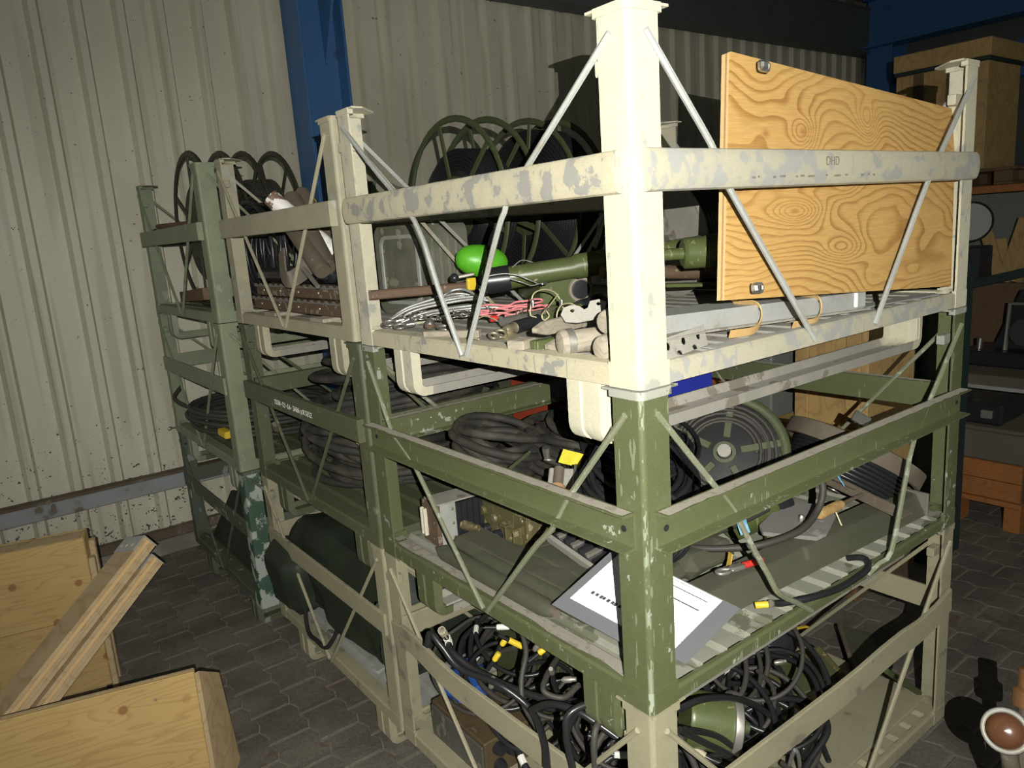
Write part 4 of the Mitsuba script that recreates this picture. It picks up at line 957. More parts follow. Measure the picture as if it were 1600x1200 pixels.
solo('olive_plug', lathe([(0, 0), (.010, 0), (.013, .006), (.013, .03), (.009, .04), (.009, .055), (0, .055)], (0.125, 0.775, DK2 + .072), (0.3, -.95, 0.0), 14), 'radio_olive', 'small olive connector plug lying beside the electronic module', 'plug', smooth=40)

# finned black unit with an aluminium edge beside the paper
t = thing('finned_unit', 'black finned unit with a grey edge strip left of the white sheet', 'unit')
A, B, Cc = V((0.2114, 0.5184, 0.8301)), V((0.2001, 0.3423, 0.8058)), V((0.3171, 0.4754, 0.8703))
e1 = B - A; e2 = Cc - A; n3 = np.cross(e1, e2); n3 /= np.linalg.norm(n3); n3 = n3 if n3 @ (EYE - A) > 0 else -n3
part(t, 'body', hullmesh([A + e1 * a + e2 * b - n3 * h for a in (0, 1) for b in (0, 1) for h in (0.004, .05)]), 'black_plastic', 25)
for n in range(6):
    a = .10 + n * .15
    part(t, 'fin', hullmesh([A + e1 * (a + s) + e2 * b - n3 * h for s in (0, .045) for b in (.08, .95) for h in (-.006, .006)]), 'rubber' if n % 2 else 'dull_steel', 25)
part(t, 'edge_strip', hullmesh([A + e1 * a + e2 * b - n3 * h for a in (-.02, 1.05) for b in (-.07, .02) for h in (-.004, .02)]), 'dusty_steel', 25)
# open metal box with copper windings above the rail
t = thing('transformer', 'small grey sheet metal box with a copper coloured winding above the left rail', 'transformer')
A = V((0.1608, 0.3984, 1.01))
F = frame(V([0.55, 0.45, 0.62]), (-.5, -.5, .7))
part(t, 'shell', move(cbox((-.05, -.032, -.03), (.035, .032, 0.0), .003), A, F), 'dusty_steel')
part(t, 'lip', move(cbox((-.05, -.032, 0.0), (.035, -.026, .018), .001), A, F), 'steel')
part(t, 'winding', move(lathe([(0, -.015), (.018, -.014), (.022, 0), (.018, .014), (0, .015)], (-.03, .008, .004), (1, 0, 0), 16), A, F), 'copper', 50)
part(t, 'core', move(lathe([(0, -.05), (.012, -.05), (.012, .03), (0, .03)], (0.0, .008, .004), (1, 0, 0), 14), A, F), 'brown_metal', 50)
flat('copper', (0.50, 0.30, 0.17), 0.45, 0.4)
# yellow paper tag
t = thing('yellow_tag', 'bright yellow paper tag lying on the black cables below the pallet runner', 'tag')
c = V((0.274, 0.4939, 1.016))
uu, ww = RIGHT * .98 - np.cross(RIGHT, FWD) * 0 - UP * .25, UP * .9 + RIGHT * .35
pts = [[c + uu * (a - 2) * .0125 + ww * (b - 1) * .018 - FWD * (.004 * math.sin(a * 1.7)) for b in range(3)] for a in range(5)]
v = V([q for r in pts for q in r])
f = []
for a in range(4):
    for b in range(2):
        i = a * 3 + b
        f += [(i, i + 3, i + 4), (i, i + 4, i + 1)]
part(t, 'paper', trimesh.Trimesh(v, f, process=False), 'yellow_paper', 60)
flat('yellow_paper', (0.50, 0.44, 0.015), 0.7)

# cable and hose coils
Cz = (0.05, -0.08, 1)
coil('black_cable_coil', (0.40, 0.40, 0.955), (-0.30, -0.35, 0.9), 0.135, 14, 0.0075, 0.06, 'rubber', 'glossy black cable coil lying behind the olive corner post', seed=11, wob=.13, ties=2, tie_mat='rubber')
coil('black_cable_coil', (0.50, 0.50, 0.985), (-0.1, -0.25, 0.95), 0.15, 12, 0.006, 0.06, 'rubber', 'glossy black cable coil under the yellow tag', seed=12, wob=.15)
coil('black_cable_coil', (0.285, 0.245, 0.905), (-0.85, -0.45, 0.25), 0.075, 10, 0.0065, 0.05, 'rubber', 'small black cable loop standing right beside the corner post with a tan tie', seed=13, wob=.12)
coil('hose_coil', (0.62, 0.73, 0.85), Cz, 0.215, 22, 0.012, 0.11, 'dusty_hose', 'dusty brown hose coil at the back of the nearest middle pallet, the lower one', seed=21, wob=.26, squash=.98)
coil('hose_coil', (0.56, 0.73, 0.955), (0.12, -.15, 1), 0.20, 15, 0.011, 0.09, 'dusty_hose', 'dusty brown hose coil at the back of the nearest middle pallet, the upper one', seed=24, wob=.25, squash=.9)
coil('hose_coil', (0.30, 0.85, 0.95), (0.25, -.2, 1), 0.115, 12, 0.012, 0.10, 'dusty_hose', 'small dusty brown hose coil stacked behind the electronic module', seed=22, wob=.22)
solo('tan_tie', cat(*[trimesh.creation.icosphere(1, .009).apply_translation(V([.215, .20, .865]) + RNG.normal(0, .008, 3)) for _ in range(7)]), 'waxed_wire', 'crumpled tan paper tie on the small black loop', 'tie', kind='stuff')
solo('thin_rod', bar((0.2868, 0.6698, 0.994), (0.136, 0.5897, 0.988), .008, .008), 'paint_olive', 'thin olive rod sticking up behind the left rail', 'rod')
for n, (a, lb) in enumerate(((1.10, 'small chrome socket on the black cables left of the yellow tag'),)):
    t = thing('chrome_socket', lb, 'socket')
    c = V((0.2613, 0.571, 1.031))
    part(t, 'shell', lathe([(0, 0), (.010, 0), (.011, .006), (.009, .03), (0, .03)], c, (0.2, 0.1, -1), 14), 'steel', 40)
    part(t, 'ring', torus(c + V([.006, 0, -.034]), (0.3, .2, 1), .010, .003, 16, 6), 'dull_steel', 60)

# reels on the right
R2 = 0.165
reel((0.745, 0.40, 0.925), 0.085, R2, 'olive reel of dusty black cable lying tilted behind the right channel rail', 0.86, axis=(-0.70, -0.48, 0.53), cable='rubber', spokes=5, rot0=.2, rim=.013, group=None, hub=.18)
Fr = frame((-0.70, -0.48, 0.53)); qa = np.linspace(0, 2 * math.pi * 8, 8 * 26)
rr_ = np.linspace(.50, .85, len(qa)) * R2 + .004 * np.sin(qa * .37)
sp = V([0.745, 0.40, 0.925]) + Fr[:, 0] * (.0405 + .004 * np.sin(qa * .61))[:, None] + rr_[:, None] * (np.cos(qa)[:, None] * Fr[:, 1] + np.sin(qa)[:, None] * Fr[:, 2])
part('cable_reel_005', 'cable_turns', tube(sp, .0052, 6), 'dusty_rubber', 60)
Cr = V((1.092, 0.2471, 0.8431))
reel(Cr, 0.12, 0.185, 'brown steel cable drum leaning at the right end of the middle pallet', 0.84, axis=(-0.50, 0.16, -0.80), cable='rubber', mat='brown_metal', solid=True, rim=.012, group=None)
F_ = frame((-0.50, 0.16, -0.80))
part('cable_reel_006', 'band', lathe([(.178, -.062), (.192, -.062), (.192, -.018), (.178, -.018)], Cr, (-0.50, 0.16, -0.80), 44), 'brown_metal', 30)
t = thing('chrome_clip', 'bright chrome clip on the rim of the leaning brown cable drum', 'clip')
c = V((1.034, 0.178, 1.004))
part(t, 'plate', bar(c - RIGHT * .02 + UP * .012, c + RIGHT * .022 - UP * .012, .03, .008, .002, -FWD), 'steel')
part(t, 'pin', lathe([(0, 0), (.005, 0), (.005, .03), (0, .03)], c + RIGHT * .024 - UP * .012, UP * -.2 + FWD, 10), 'steel', 40)

# channel beam along the right deck edge
t = thing('channel_beam', 'long dusty olive channel beam lying along the right deck edge', 'beam')
pr = V([(0.0, 0.0), (0.004, 0.010), (0.026, 0.052), (0.034, 0.055), (0.078, 0.058), (0.082, 0.054), (0.082, 0.0)])
A, B = V([0.20, 0.090, DK2 + .002]), V([1.125, 0.040, DK2 + .002])
d = (B - A) / np.linalg.norm(B - A); s2 = V([-d[1], d[0], 0])
m = prism(pr, float(np.linalg.norm(B - A)), A, np.stack([s2, V([0, 0, 1.0]), np.cross(s2, V([0, 0, 1.0]))], 1))
if (m.centroid - A) @ d < 0:
    m = move(prism(pr, float(np.linalg.norm(B - A)), (0, 0, 0), np.stack([s2, V([0, 0, 1.0]), d], 1)), A); m.invert()
part(t, 'beam', m, 'canvas_olive', 25)
part(t, 'end_plate', bar(B + s2 * .04 + V([0, 0, .03]) - d * .004, B + s2 * .04 + V([0, 0, .03]) + d * .006, .09, .062), 'dull_steel')

# cast plate with fins
t = thing('cast_plate', 'grey cast cover plate with fins lying behind the channel beam', 'cover plate')
pl = sg.Polygon([(.615, .195), (.645, .225), (.80, .265), (.835, .25), (.875, .165), (.865, .142), (.715, .088), (.675, .088)]).buffer(-.008).buffer(.008)
part(t, 'plate', prism(pl, 0.010, (0, 0, .797)), 'grey_cast', 25)
part(t, 'body', prism(pl.buffer(-.012), 0.050, (0, 0, DK2 + .006)), 'radio_olive', 25)
for q in range(9):
    x = .642 + q * .0 + q * .009; 
    part(t, 'fin', cbox((.640 + .008 * q, .150 - .0072 * q, DK2 + .015), (.644 + .008 * q, .165 - .0072 * q, .797), .0008), 'radio_olive', False)
part(t, 'bolt', lathe([(0, 0), (.008, 0), (.008, .010), (.005, .016), (0, .016)], (.735, .165, .807), (0, 0, 1), 8), 'dull_steel', 30)
flat('grey_cast', worn((0.20, 0.19, 0.18), (0.28, 0.27, 0.25), (0.15, 0.145, 0.13), 0.66, 30, 0.6, 0.2), 0.75)
t = thing('hand_tool', 'hand tool with a yellow wooden handle lying above the cast plate', 'hand tool')
a, b = V((0.7377, 0.1222, 0.835)), V((0.8453, 0.1181, 0.835))
part(t, 'handle', lathe([(0, 0), (.011, 0), (.0135, .005), (.013, .03), (.0105, .036), (.0125, .045), (.012, .085), (.010, .098), (0, .10)], a, b - a, 18), 'crate_wood', 45)
part(t, 'shaft', lathe([(0, .098), (.005, .098), (.005, .20), (0, .20)], a, b - a, 10), 'brown_metal', 40)
part(t, 'cord', tube([a + (b - a) * .6, a + (b - a) * .55 + V([.0, -.02, -.03]), V([.80, .09, .78])], .002, 6, 4), 'waxed_wire', 60)
t = thing('hook_pliers', 'steel snap hook with a red sleeve lying beside the white sheet', 'hook')
a, b = V((0.3659, 0.1227, 0.815)), V((0.4465, 0.1022, 0.815))
d = (b - a) / np.linalg.norm(b - a)
part(t, 'hook', sweep(spline([a + d * .02, a + d * .004 + V([0, .010, 0]), a - d * .012 + V([0, .006, 0]), a - d * .014 - V([0, .006, 0]), a - V([0, .010, 0]) + d * .002, a + d * .012 - V([0, .006, 0])], 5), circ(.0045, 8)), 'dull_steel', 50)
part(t, 'body', move(cbox((.016, -.011, -.006), (.055, .011, .006), .004), a, frame(d)), 'dull_steel', 40)
part(t, 'sleeve', lathe([(0, .055), (.0075, .055), (.0075, .105), (0, .105)], a, d, 12), 'red_plastic', 40)
solo('yellow_strip', bar((0.4174, 0.1407, 0.835), (0.4107, 0.143, 0.8), .016, .003), 'yellow_paint', 'yellow strip standing behind the red sleeved hook', 'strip')
flat('yellow_paint', (0.42, 0.27, 0.04), 0.6)
solo('olive_bag', softbox((0.36, 0.20, DK2 + .003), (0.56, 0.42, DK2 + .075), .03, .012, 5), 'canvas_olive', 'olive canvas bag behind the red sleeved hook', 'bag', smooth=60)
t = thing('olive_bottle', 'olive cylinder with a black cap behind the cast plate', 'cylinder')
a = V([0.63, 0.30, DK2 + .05])
part(t, 'body', lathe([(0, 0), (.035, 0), (.042, .008), (.042, .12), (.046, .125), (.046, .135), (.042, .14), (0, .14)], a, (0.85, -.1, 0.05), 22), 'olive_gloss', 40)
part(t, 'cap', lathe([(0, .14), (.040, .14), (.044, .15), (.044, .19), (.038, .2), (0, .2)], a, (0.85, -.1, 0.05), 22), 'black_plastic', 40)
t = thing('cable_with_plug', 'black cable with a yellow end sleeve hanging over the right deck edge', 'cable')
part(t, 'cable', tube([(0.4051, 0.03, 0.7604), (0.4339, 0.02, 0.7547), (0.4902, -0.012, 0.7588), (0.5853, -0.016, 0.7446), (0.6667, -0.016, 0.7431), (0.7196, -0.012, 0.7452), (0.7441, 0.004, 0.7523), (0.7453, 0.02, 0.7532), (0.7461, 0.05, 0.7415)], .0072, 9, 6), 'rubber', 60)
part(t, 'sleeve', tube([(0.3944, 0.032, 0.7622), (0.3756, 0.05, 0.7596)], .0072, 10), 'yellow_tape', 40, label='yellow end sleeve')
part(t, 'ferrule', tube([(0.402, 0.031, 0.7612), (0.412, 0.03, 0.7578)], .008, 10), 'dull_steel', 40)
solo('rubber_hose', tube([(0.4088, 0.3216, 0.8), (0.4477, 0.2385, 0.805), (0.4916, 0.1817, 0.81), (0.5348, 0.1347, 0.82), (0.6237, 0.1012, 0.835), (0.694, 0.1016, 0.86), (0.7225, 0.1027, 0.9), (0.7351, 0.1157, 0.95)], .0085, 9, 6), 'dusty_rubber', 'thick grey rubber hose curving over the cast plate', 'hose', smooth=60)
solo('rubber_hose', tube([(0.4416, 0.3302, 0.79), (0.5118, 0.2892, 0.8), (0.6023, 0.2623, 0.81), (0.722, 0.252, 0.82)], .0075, 9, 6), 'dusty_rubber', 'thick grey rubber hose leading under the right rail', 'hose', smooth=60)
solo('blue_tape', sweep(spline([(0.617, 0.2596, 0.83), (0.5931, 0.2369, 0.82), (0.5917, 0.2269, 0.8)], 4), [(-.012, -.001), (.012, -.001), (.012, .001), (-.012, .001)]), 'light_blue', 'strip of light blue tape under the right rail beside the bent rod', 'tape', smooth=60)
solo('blue_tape', sweep(spline([(0.9108, 0.1765, 0.8863), (0.9171, 0.1674, 0.8691), (0.9213, 0.1607, 0.8554)], 4), [(-.02, -.001), (.02, -.001), (.02, .001), (-.02, .001)]), 'light_blue', 'strip of light blue tape on the leaning brown drum', 'tape', smooth=60)
t = thing('angle_iron', 'dark brown angle iron lying slantwise behind the wooden tool handle', 'angle iron')
a, b = V((0.966, 0.2402, 0.845)), V((0.949, 0.008112, 0.8))
part(t, 'leg', bar(a, b, .05, .005, .001), 'brown_metal', False)
part(t, 'upright_leg', bar(a + V([-.02, .02, .012]), b + V([-.02, .02, .012]), .004, .03, .001), 'brown_metal', False)
# crates of the far side of this tier
t = thing('red_crate', 'red wooden crate at the back, showing under the cream pallet above the olive rail', 'crate')
part(t, 'body', cbox((0.90, 1.075, DK2 + .002), (1.16, 1.56, 1.10), .004), 'red_paint')
part(t, 'lid', cbox((0.892, 1.068, 1.10), (1.168, 1.568, 1.118), .003), 'red_paint')
solo('canvas_sack', softbox((0.72, 1.60, DK2 + .003), (1.12, 1.94, 1.10), .05, .02, 8), 'canvas_olive', 'dark olive canvas sack left of the red crate', 'sack', smooth=60)
solo('blue_box', cbox((0.90, 0.735, DK2 + .24), (1.13, 0.92, 1.125), .006), 'blue_bright', 'blue plastic box showing between corner post and runner', 'box')
solo('brown_box', cbox((0.90, 0.58, DK2 + .001), (1.15, 0.92, DK2 + .238), .004), 'brown_wood', 'brown box under the blue box', 'box')
flat('blue_bright', (0.03, 0.045, 0.42), 0.4)

# ------------------------------------------------------------------ middle tier of the other stacks
coil('hose_coil', (0.36, 1.50, 0.85), Cz, 0.29, 20, 0.0135, 0.12, 'dusty_hose', 'heavy brown hose coil, the lowest on the stencilled pallet', seed=31, wob=.20, squash=1.05)
coil('hose_coil', (0.40, 1.52, 1.00), (-.05, .1, 1), 0.28, 16, 0.0135, 0.10, 'dusty_hose', 'heavy brown hose coil, the middle one on the stencilled pallet', seed=32, wob=.22, squash=1.05)
coil('hose_coil', (0.42, 1.50, 1.11), (.05, .05, 1), 0.24, 10, 0.0135, 0.06, 'dusty_hose', 'heavy brown hose coil, the topmost on the stencilled pallet', seed=35, wob=.26, squash=1.15)
coil('black_cable_coil', (0.20, 1.33, 0.93), (-.7, .1, .6), 0.095, 9, 0.009, 0.06, 'dusty_rubber', 'upright black cable loop in front of the brown hose coils', seed=33, wob=.12)
coil('black_cable_coil', (0.22, 1.75, 0.93), (-.5, .2, .8), 0.12, 10, 0.008, 0.05, 'rubber', 'shiny black cable coil behind the stencilled rail', seed=34, wob=.15)
for n, (q, lb) in enumerate((((0.045, 1.88, .90), 'brass cable plug on the black coil behind the dark olive post'),)):
    t = thing('cable_plug', lb, 'plug')
    part(t, 'shell', lathe([(0, 0), (.014, 0), (.016, .008), (.016, .026), (.011, .034), (.011, .05), (0, .05)], q, (-.3, -.6, .5), 16), 'brass', 40)
    part(t, 'pins', lathe([(0, -.004), (.010, -.004), (.010, .001), (0, .001)], q, (-.3, -.6, .5), 12), 'dull_steel', 40)
solo('canvas_strip', softbox((0.06, 1.10, 0.945), (0.13, 1.26, 0.985), .015, .012, 9), 'leather', 'torn tan canvas on the hose coil beside the olive post', 'canvas', smooth=60)
solo('clear_lid', cbox((0.10, 1.60, 0.985), (0.19, 1.68, 0.991), .002), 'connector_white', 'small pale plastic lid on the cables behind the stencilled rail', 'lid')
coil('black_cable_coil', (0.25, 2.58, 0.83), (0.05, -.02, 1), 0.27, 14, 0.010, 0.085, 'dusty_rubber', 'black cable coil lying on the pallet beside the wall', seed=41, wob=.12, squash=1.2)
solo('black_cable', tube([(-.03, 2.95, .94), (-.075, 2.90, .90), (-.03, 2.82, .86), (.05, 2.74, .85), (.10, 2.68, .86)], .010, 8, 6), 'dusty_rubber', 'black cable loop sticking out beside the leftmost post', 'cable', smooth=60)
solo('yellow_sleeve', cbox((-.035, 2.30, .80), (0.0, 2.40, .83), .004), 'yellow_tape', 'yellow sleeve on the cables behind the pale green post', 'sleeve')
# stencilled writing on the dark olive rail
L0 = move(text_mesh('2530-12-14- 3406 x R 3/12', 0.0165, 0.0006, True), (0, 0, 0), np.stack([V([0, -1.0, 0]), V([0, 0, 1.0]), V([-1.0, 0, 0])], 1))
rail_key = 'stacking_pallet_004__rail'
part('stacking_pallet_004', 'stencil', move(L0, (-0.0212, 1.68, Z2 + .331)), 'white_tape', False, label='white stencilled number on the rail')
# ------------------------------------------------------------------ bottom tier
DK1 = Z1 + 0.030
def cable(pts, r, label, mat='rubber', bands=(), group=None, n=8):
    t = thing('black_cable', label, 'cable', group)
    p = spline(pts, 7)
    part(t, 'cable', sweep(p, circ(r, n)), mat, 60)
    for u, w, m in bands:
        i = int(u * (len(p) - 3)); j = min(len(p) - 1, i + max(1, int(w)))
        part(t, 'band', sweep(p[i:j + 1], circ(r * 1.18, n)), m, 40)
    return t
G1 = 'black cables heaped in the nearest bottom pallet'
# named cables that can be followed in the heap
cable([(-0.05467, 0.62, 0.6402), (-0.01675, 0.66, 0.582), (-0.03211, 0.62, 0.5747), (-0.01192, 0.56, 0.547), (0.02545, 0.46, 0.5275), (0.07731, 0.34, 0.5224), (0.1466, 0.25, 0.5067), (0.1532, 0.18, 0.5143)], .0085, 'black cable with white and tan tape bands at its upper end, left in the heap', bands=((.02, 4, 'tan_tape'), (.12, 5, 'white_tape'), (.06, 2, 'rubber')), group=G1)
cable([(-0.1073, 0.6, 0.6289), (-0.08641, 0.62, 0.6448), (-0.0701, 0.6, 0.6132), (-0.05307, 0.55, 0.57), (-0.01608, 0.45, 0.5598), (0.01698, 0.38, 0.5149), (-0.01434, 0.3, 0.4953), (-0.04874, 0.25, 0.4818)], .008, 'black cable running down the middle of the heap behind the bent strap', group=G1)
cable([(0.09407, 0.5, 0.6296), (0.07312, 0.46, 0.5972), (0.0404, 0.44, 0.555), (0.02606, 0.42, 0.5061), (0.046, 0.4, 0.4408)], .0062, 'grey black cable hanging straight down below the channel edge', mat='dusty_rubber', group=G1)
cable([(0.1155, 0.4, 0.5894), (0.0531, 0.36, 0.5954), (0.01804, 0.33, 0.587), (0.0458, 0.3, 0.5735), (0.06731, 0.27, 0.6089)], .0065, 'black cable bent in a short arch left of the pallet runner', mat='dusty_rubber', group=G1)
cable([(-0.01251, 0.34, 0.5501), (-0.005952, 0.28, 0.5931), (0.01193, 0.22, 0.6006), (0.03416, 0.17, 0.5798), (0.05535, 0.13, 0.5549)], .0075, 'black cable in front of the pallet runner, lower one', group=G1)
cable([(-0.02224, 0.2, 0.4972), (-0.03373, 0.2, 0.5762), (-0.02204, 0.2, 0.6205), (0.02913, 0.18, 0.6275), (0.05985, 0.15, 0.5921)], .0075, 'black cable arching up beside the corner post on the left', group=G1)
cable([(-0.006627, 0.15, 0.5186), (-0.006407, 0.15, 0.5757), (0.01696, 0.16, 0.601), (0.1003, 0.2, 0.5755)], .007, 'black cable rising close to the corner post on the left', mat='dusty_rubber', group=G1)
cable([(0.1844, 0.1, 0.582), (0.2659, 0.1, 0.5667), (0.389, 0.11, 0.5031), (0.5145, 0.13, 0.4059), (0.5923, 0.12, 0.3166), (0.573, 0.09, 0.2813)], .0075, 'black cable arching over the green drum right of the corner post', group=G1)
cable([(0.1866, 0.1, 0.5334), (0.2632, 0.1, 0.4635), (0.3371, 0.09, 0.3986), (0.3807, 0.08, 0.3483)], .007, 'black cable running down to the right strap beside the corner post', group=G1)
cable([(0.2258, 0.12, 0.5026), (0.3322, 0.12, 0.4325), (0.397, 0.1, 0.364)], .007, 'black cable crossing in front of the green drum', group=G1)
cable([(0.5795, 0.25, 0.3824), (0.5703, 0.24, 0.318), (0.5356, 0.2, 0.2834), (0.486, 0.15, 0.2664)], .0085, 'thick black cable standing in front of the olive box', group=G1)
cable([(0.5666, 0.26, 0.3871), (0.6473, 0.24, 0.3522), (0.7033, 0.22, 0.2923), (0.7083, 0.2, 0.214)], .008, 'black cable curving down left of the olive box', group=G1)
cable([(0.6185, 0.22, 0.3698), (0.6113, 0.2, 0.3188), (0.5738, 0.18, 0.2749)], .008, 'second black cable standing left of the olive box', group=G1)
cable([(0.6128, 0.12, 0.1971), (0.5653, 0.08, 0.2824), (0.5465, 0.06, 0.3179), (0.5765, 0.07, 0.2787), (0.6153, 0.09, 0.2137)], .005, 'pale grey cable loop below the dented strap', mat='bare_wire', group=G1)
cable([(0.6595, 0.35, 0.3654), (0.777, 0.33, 0.353), (0.9191, 0.32, 0.2757), (0.9542, 0.3, 0.2275)], .007, 'black cable under the right channel edge', group=G1)
flat('tan_tape', (0.40, 0.35, 0.25), 0.7)
# the rest of the heap
g = np.random.default_rng(5)
seen_labels = set()
for n in range(400):
    c = V([g.uniform(.14, .66), g.uniform(.13, .80), DK1 + .05 + .23 * g.random()])
    a = g.uniform(0, 6.28); R = g.uniform(.10, .17)
    s = np.linspace(0, g.uniform(4.5, 8.5), 12)
    pts = np.stack([np.clip(c[0] + R * np.cos(a + s) * (1 - .03 * s), .04, 1.1), np.clip(c[1] + R * 1.1 * np.sin(a + s) * (1 - .02 * s), .05, .94), np.clip(c[2] + .05 * np.sin(s * 1.3 + a) + .02 * s * g.uniform(-.5, 1), DK1 + .012, .50)], 1)
    r_, mt_, tp_ = float(g.choice([.006, .007, .008])), str(g.choice(['rubber', 'rubber', 'dusty_rubber'])), str(g.choice(['yellow_tape', 'white_tape', 'tan_tape']))
    band = n % 3 == 0
    lb = ('thin ' if r_ < .0065 else 'thick ' if r_ > .0075 else '') + ('dusty' if 'dusty' in mt_ else 'glossy') + ' black cable' + (' with ' + tp_.split('_')[0] + ' tape' if band else '') + ' in heap ' + ('behind the instrument box' if c[1] > .58 else 'right of the corner post' if c[0] > .48 else 'behind the bent strap') + (', high' if c[2] > DK1 + .15 else ', low')
    if lb in seen_labels or len(seen_labels) >= 74:
        continue
    seen_labels.add(lb)
    cable(pts, r_, lb, mat=mt_, bands=[(.05, 3, tp_)] if band else (), group='loose cables inside the heap', n=7)
for n, (q, d, w, m, lb) in enumerate((((0.08973, 0.55, 0.5847), (.5, -.3, -.4), .05, 'yellow_tape', 'crumpled yellow tape on the cable heap below the channel edge'), ((0.07498, 0.6, 0.5129), (.3, -.2, .5), .03, 'yellow_tape', 'short yellow tape sleeve left in the cable heap'), ((0.1019, 0.6, 0.5441), (.3, -.2, .5), .022, 'yellow_tape', 'small yellow plug left in the cable heap'), ((0.1029, 0.45, 0.5872), (.4, -.2, .3), .022, 'yellow_tape', 'small yellow plug near the top of the cable heap'), ((0.09074, 0.6, 0.5981), (.6, -.5, 0), .04, 'white_tape', 'white tape sleeve at the top of the cable heap'))):
    t = thing('tape_sleeve', lb, 'sleeve')
    d = V(d) / np.linalg.norm(d)
    part(t, 'sleeve', lathe([(0, 0), (.006, 0), (.0075, .003), (.0075, w * .8 - .003), (.006, w * .8), (0, w * .8)], V(q), d, 12), m, 40)
    part(t, 'cable_stub', lathe([(0, -.03), (.005, -.03), (.005, .002), (0, .002)], V(q), d, 10), 'rubber', 40)
# plugs of bright metal in the heap
for n, (q, d, lb) in enumerate((((0.09653, 0.45, 0.6049), (.3, -.3, .6), 'bright metal plug near the channel edge'), ((0.05839, 0.35, 0.6056), (-.3, -.3, .5), 'bright metal plug in the middle of the cable heap'), ((0.05773, 0.3, 0.611), (.4, -.5, .1), 'bright metal plug close to the pallet runner'), ((-0.004069, 0.5, 0.5299), (.1, -.2, .8), 'bright metal plug above the bent strap'), ((0.7174, 0.22, 0.3994), (.5, -.4, .1), 'chrome plug in the cables right of the corner post'), ((0.9145, 0.28, 0.2814), (-.5, -.4, .3), 'small chrome plug beside the olive plate'), ((0.423, 0.15, 0.3997), (-.4, -.7, .1), 'chrome plug on the end of the green drum'))):
    t = thing('metal_plug', lb, 'plug')
    part(t, 'shell', lathe([(0, -.008), (.005, -.008), (.007, -.004), (.007, .010), (.005, .014), (.005, .022), (0, .022)], V(q), d, 14), 'dull_steel', 40)
    part(t, 'face', lathe([(0, -.0095), (.004, -.0095), (.004, -.007), (0, -.007)], V(q), d, 12), 'brass', 40)
# olive box at the back of the heap and blue bag
t = thing('olive_box', 'olive sheet metal box standing behind the taped cables', 'box')
part(t, 'body', cbox((0.30, 0.62, DK1 + .001), (0.62, 0.93, .47), .006), 'reel_olive')
part(t, 'lid', cbox((0.294, 0.614, .47), (0.626, 0.936, .482), .003), 'reel_olive')
t = thing('instrument_box', 'low brown topped metal box behind the left post with black knobs', 'instrument box')
F = np.stack([V([1.0, 0, 0]), V([0, 1.0, 0]), V([0, 0, 1.0])], 1)
part(t, 'case', cbox((0.05, 0.64, DK1 + .001), (0.25, 0.905, .262), .004), 'rust_brown')
part(t, 'front', cbox((0.044, 0.645, DK1 + .006), (0.05, 0.90, .252), .002), 'dark_steel')
flat('rust_brown', worn((0.075, 0.052, 0.025), (0.12, 0.10, 0.08), (0.05, 0.036, 0.02), 0.68, 30, 0.7, 0.2), 0.6)
flat('dark_steel', worn((0.075, 0.072, 0.064), (0.14, 0.135, 0.12), (0.05, 0.048, 0.042), 0.66, 30, 0.7, 0.3), 0.5)
for n, (y, z) in enumerate(((.622, .235), (.622, .185), (.625, .215))):
    part(t, 'knob', lathe([(0, 0), (.017, 0), (.018, .004), (.014, .022), (0, .024)], (.09 + .04 * (n == 2), .64, z), (0, -1, 0), 16), 'black_plastic', 40)
t = thing('blue_bag', 'blue plastic bag crumpled on the instrument box', 'bag')
part(t, 'bag', softbox((0.065, 0.755, .266), (0.21, 0.925, .335), .03, .018, 14), 'blue_plastic', 50)
part(t, 'strap', torus((.137, .82, .30), (0, 1, 0.1), .060, .005, 24, 6), 'reel_olive', 60)
coil('black_cable_coil', (0.26, 0.30, DK1 + .10), (-.5, -.4, .7), 0.125, 12, 0.007, 0.06, 'rubber', 'black cable coil at the foot of the heap behind the bent strap', seed=51, wob=.1)
# green drum, olive box and plates right of the corner post
t = thing('green_drum', 'small green drum with a bright metal rim right of the corner post', 'drum')
a, d = V((0.3437, 0.22, 0.422)), V([0.72, -.62, -.22]); d /= np.linalg.norm(d)
part(t, 'shell', lathe([(0, 0), (.06, 0), (.065, .01), (.065, .10), (0, .10)], a, d, 26), 'olive_gloss', 40)
part(t, 'rim', lathe([(.064, .098), (.074, .099), (.076, .104), (.076, .116), (.07, .12), (0, .12)], a, d, 28), 'dull_steel', 40)
part(t, 'boss', lathe([(0, .12), (.03, .12), (.03, .135), (.014, .138), (.014, .15), (0, .15)], a, d, 18), 'reel_olive', 40)
t = thing('olive_case', 'olive sheet metal case standing tilted between the cables and the right strap', 'case')
F = frame(V([0.86, -0.42, 0.10]), (0.1, -.25, 1))
o = V((0.9286, 0.26, 0.2537))
part(t, 'body', move(cbox((-.13, -.05, -.13), (.10, .09, -.004), .006), o, F), 'radio_olive')
part(t, 'cover', move(cbox((-.085, -.062, -.006), (.075, .05, .004), .003), o, F), 'reel_olive')
part(t, 'painted_hole', move(lathe([(0, 0), (.004, 0), (.004, .001), (0, .001)], (.06, -.05, .0042), (0, 0, 1), 10), o, F), 'black_and_hole_shade')  # dark disc painted on the cover in place of a real hole
solo('dark_bag', softbox((0.78, 0.30, DK1 + .10), (1.0, 0.55, .40), .05, .02, 17), 'dark_bag', 'dark blue black bag behind the olive case', 'bag', smooth=60)
solo('dark_bag', softbox((0.62, 0.34, DK1 + .14), (0.80, 0.58, .47), .05, .02, 18), 'dark_bag', 'black bag with yellow tape under the right channel edge', 'bag', smooth=60)
flat('dark_bag', (0.018, 0.020, 0.026), 0.55)
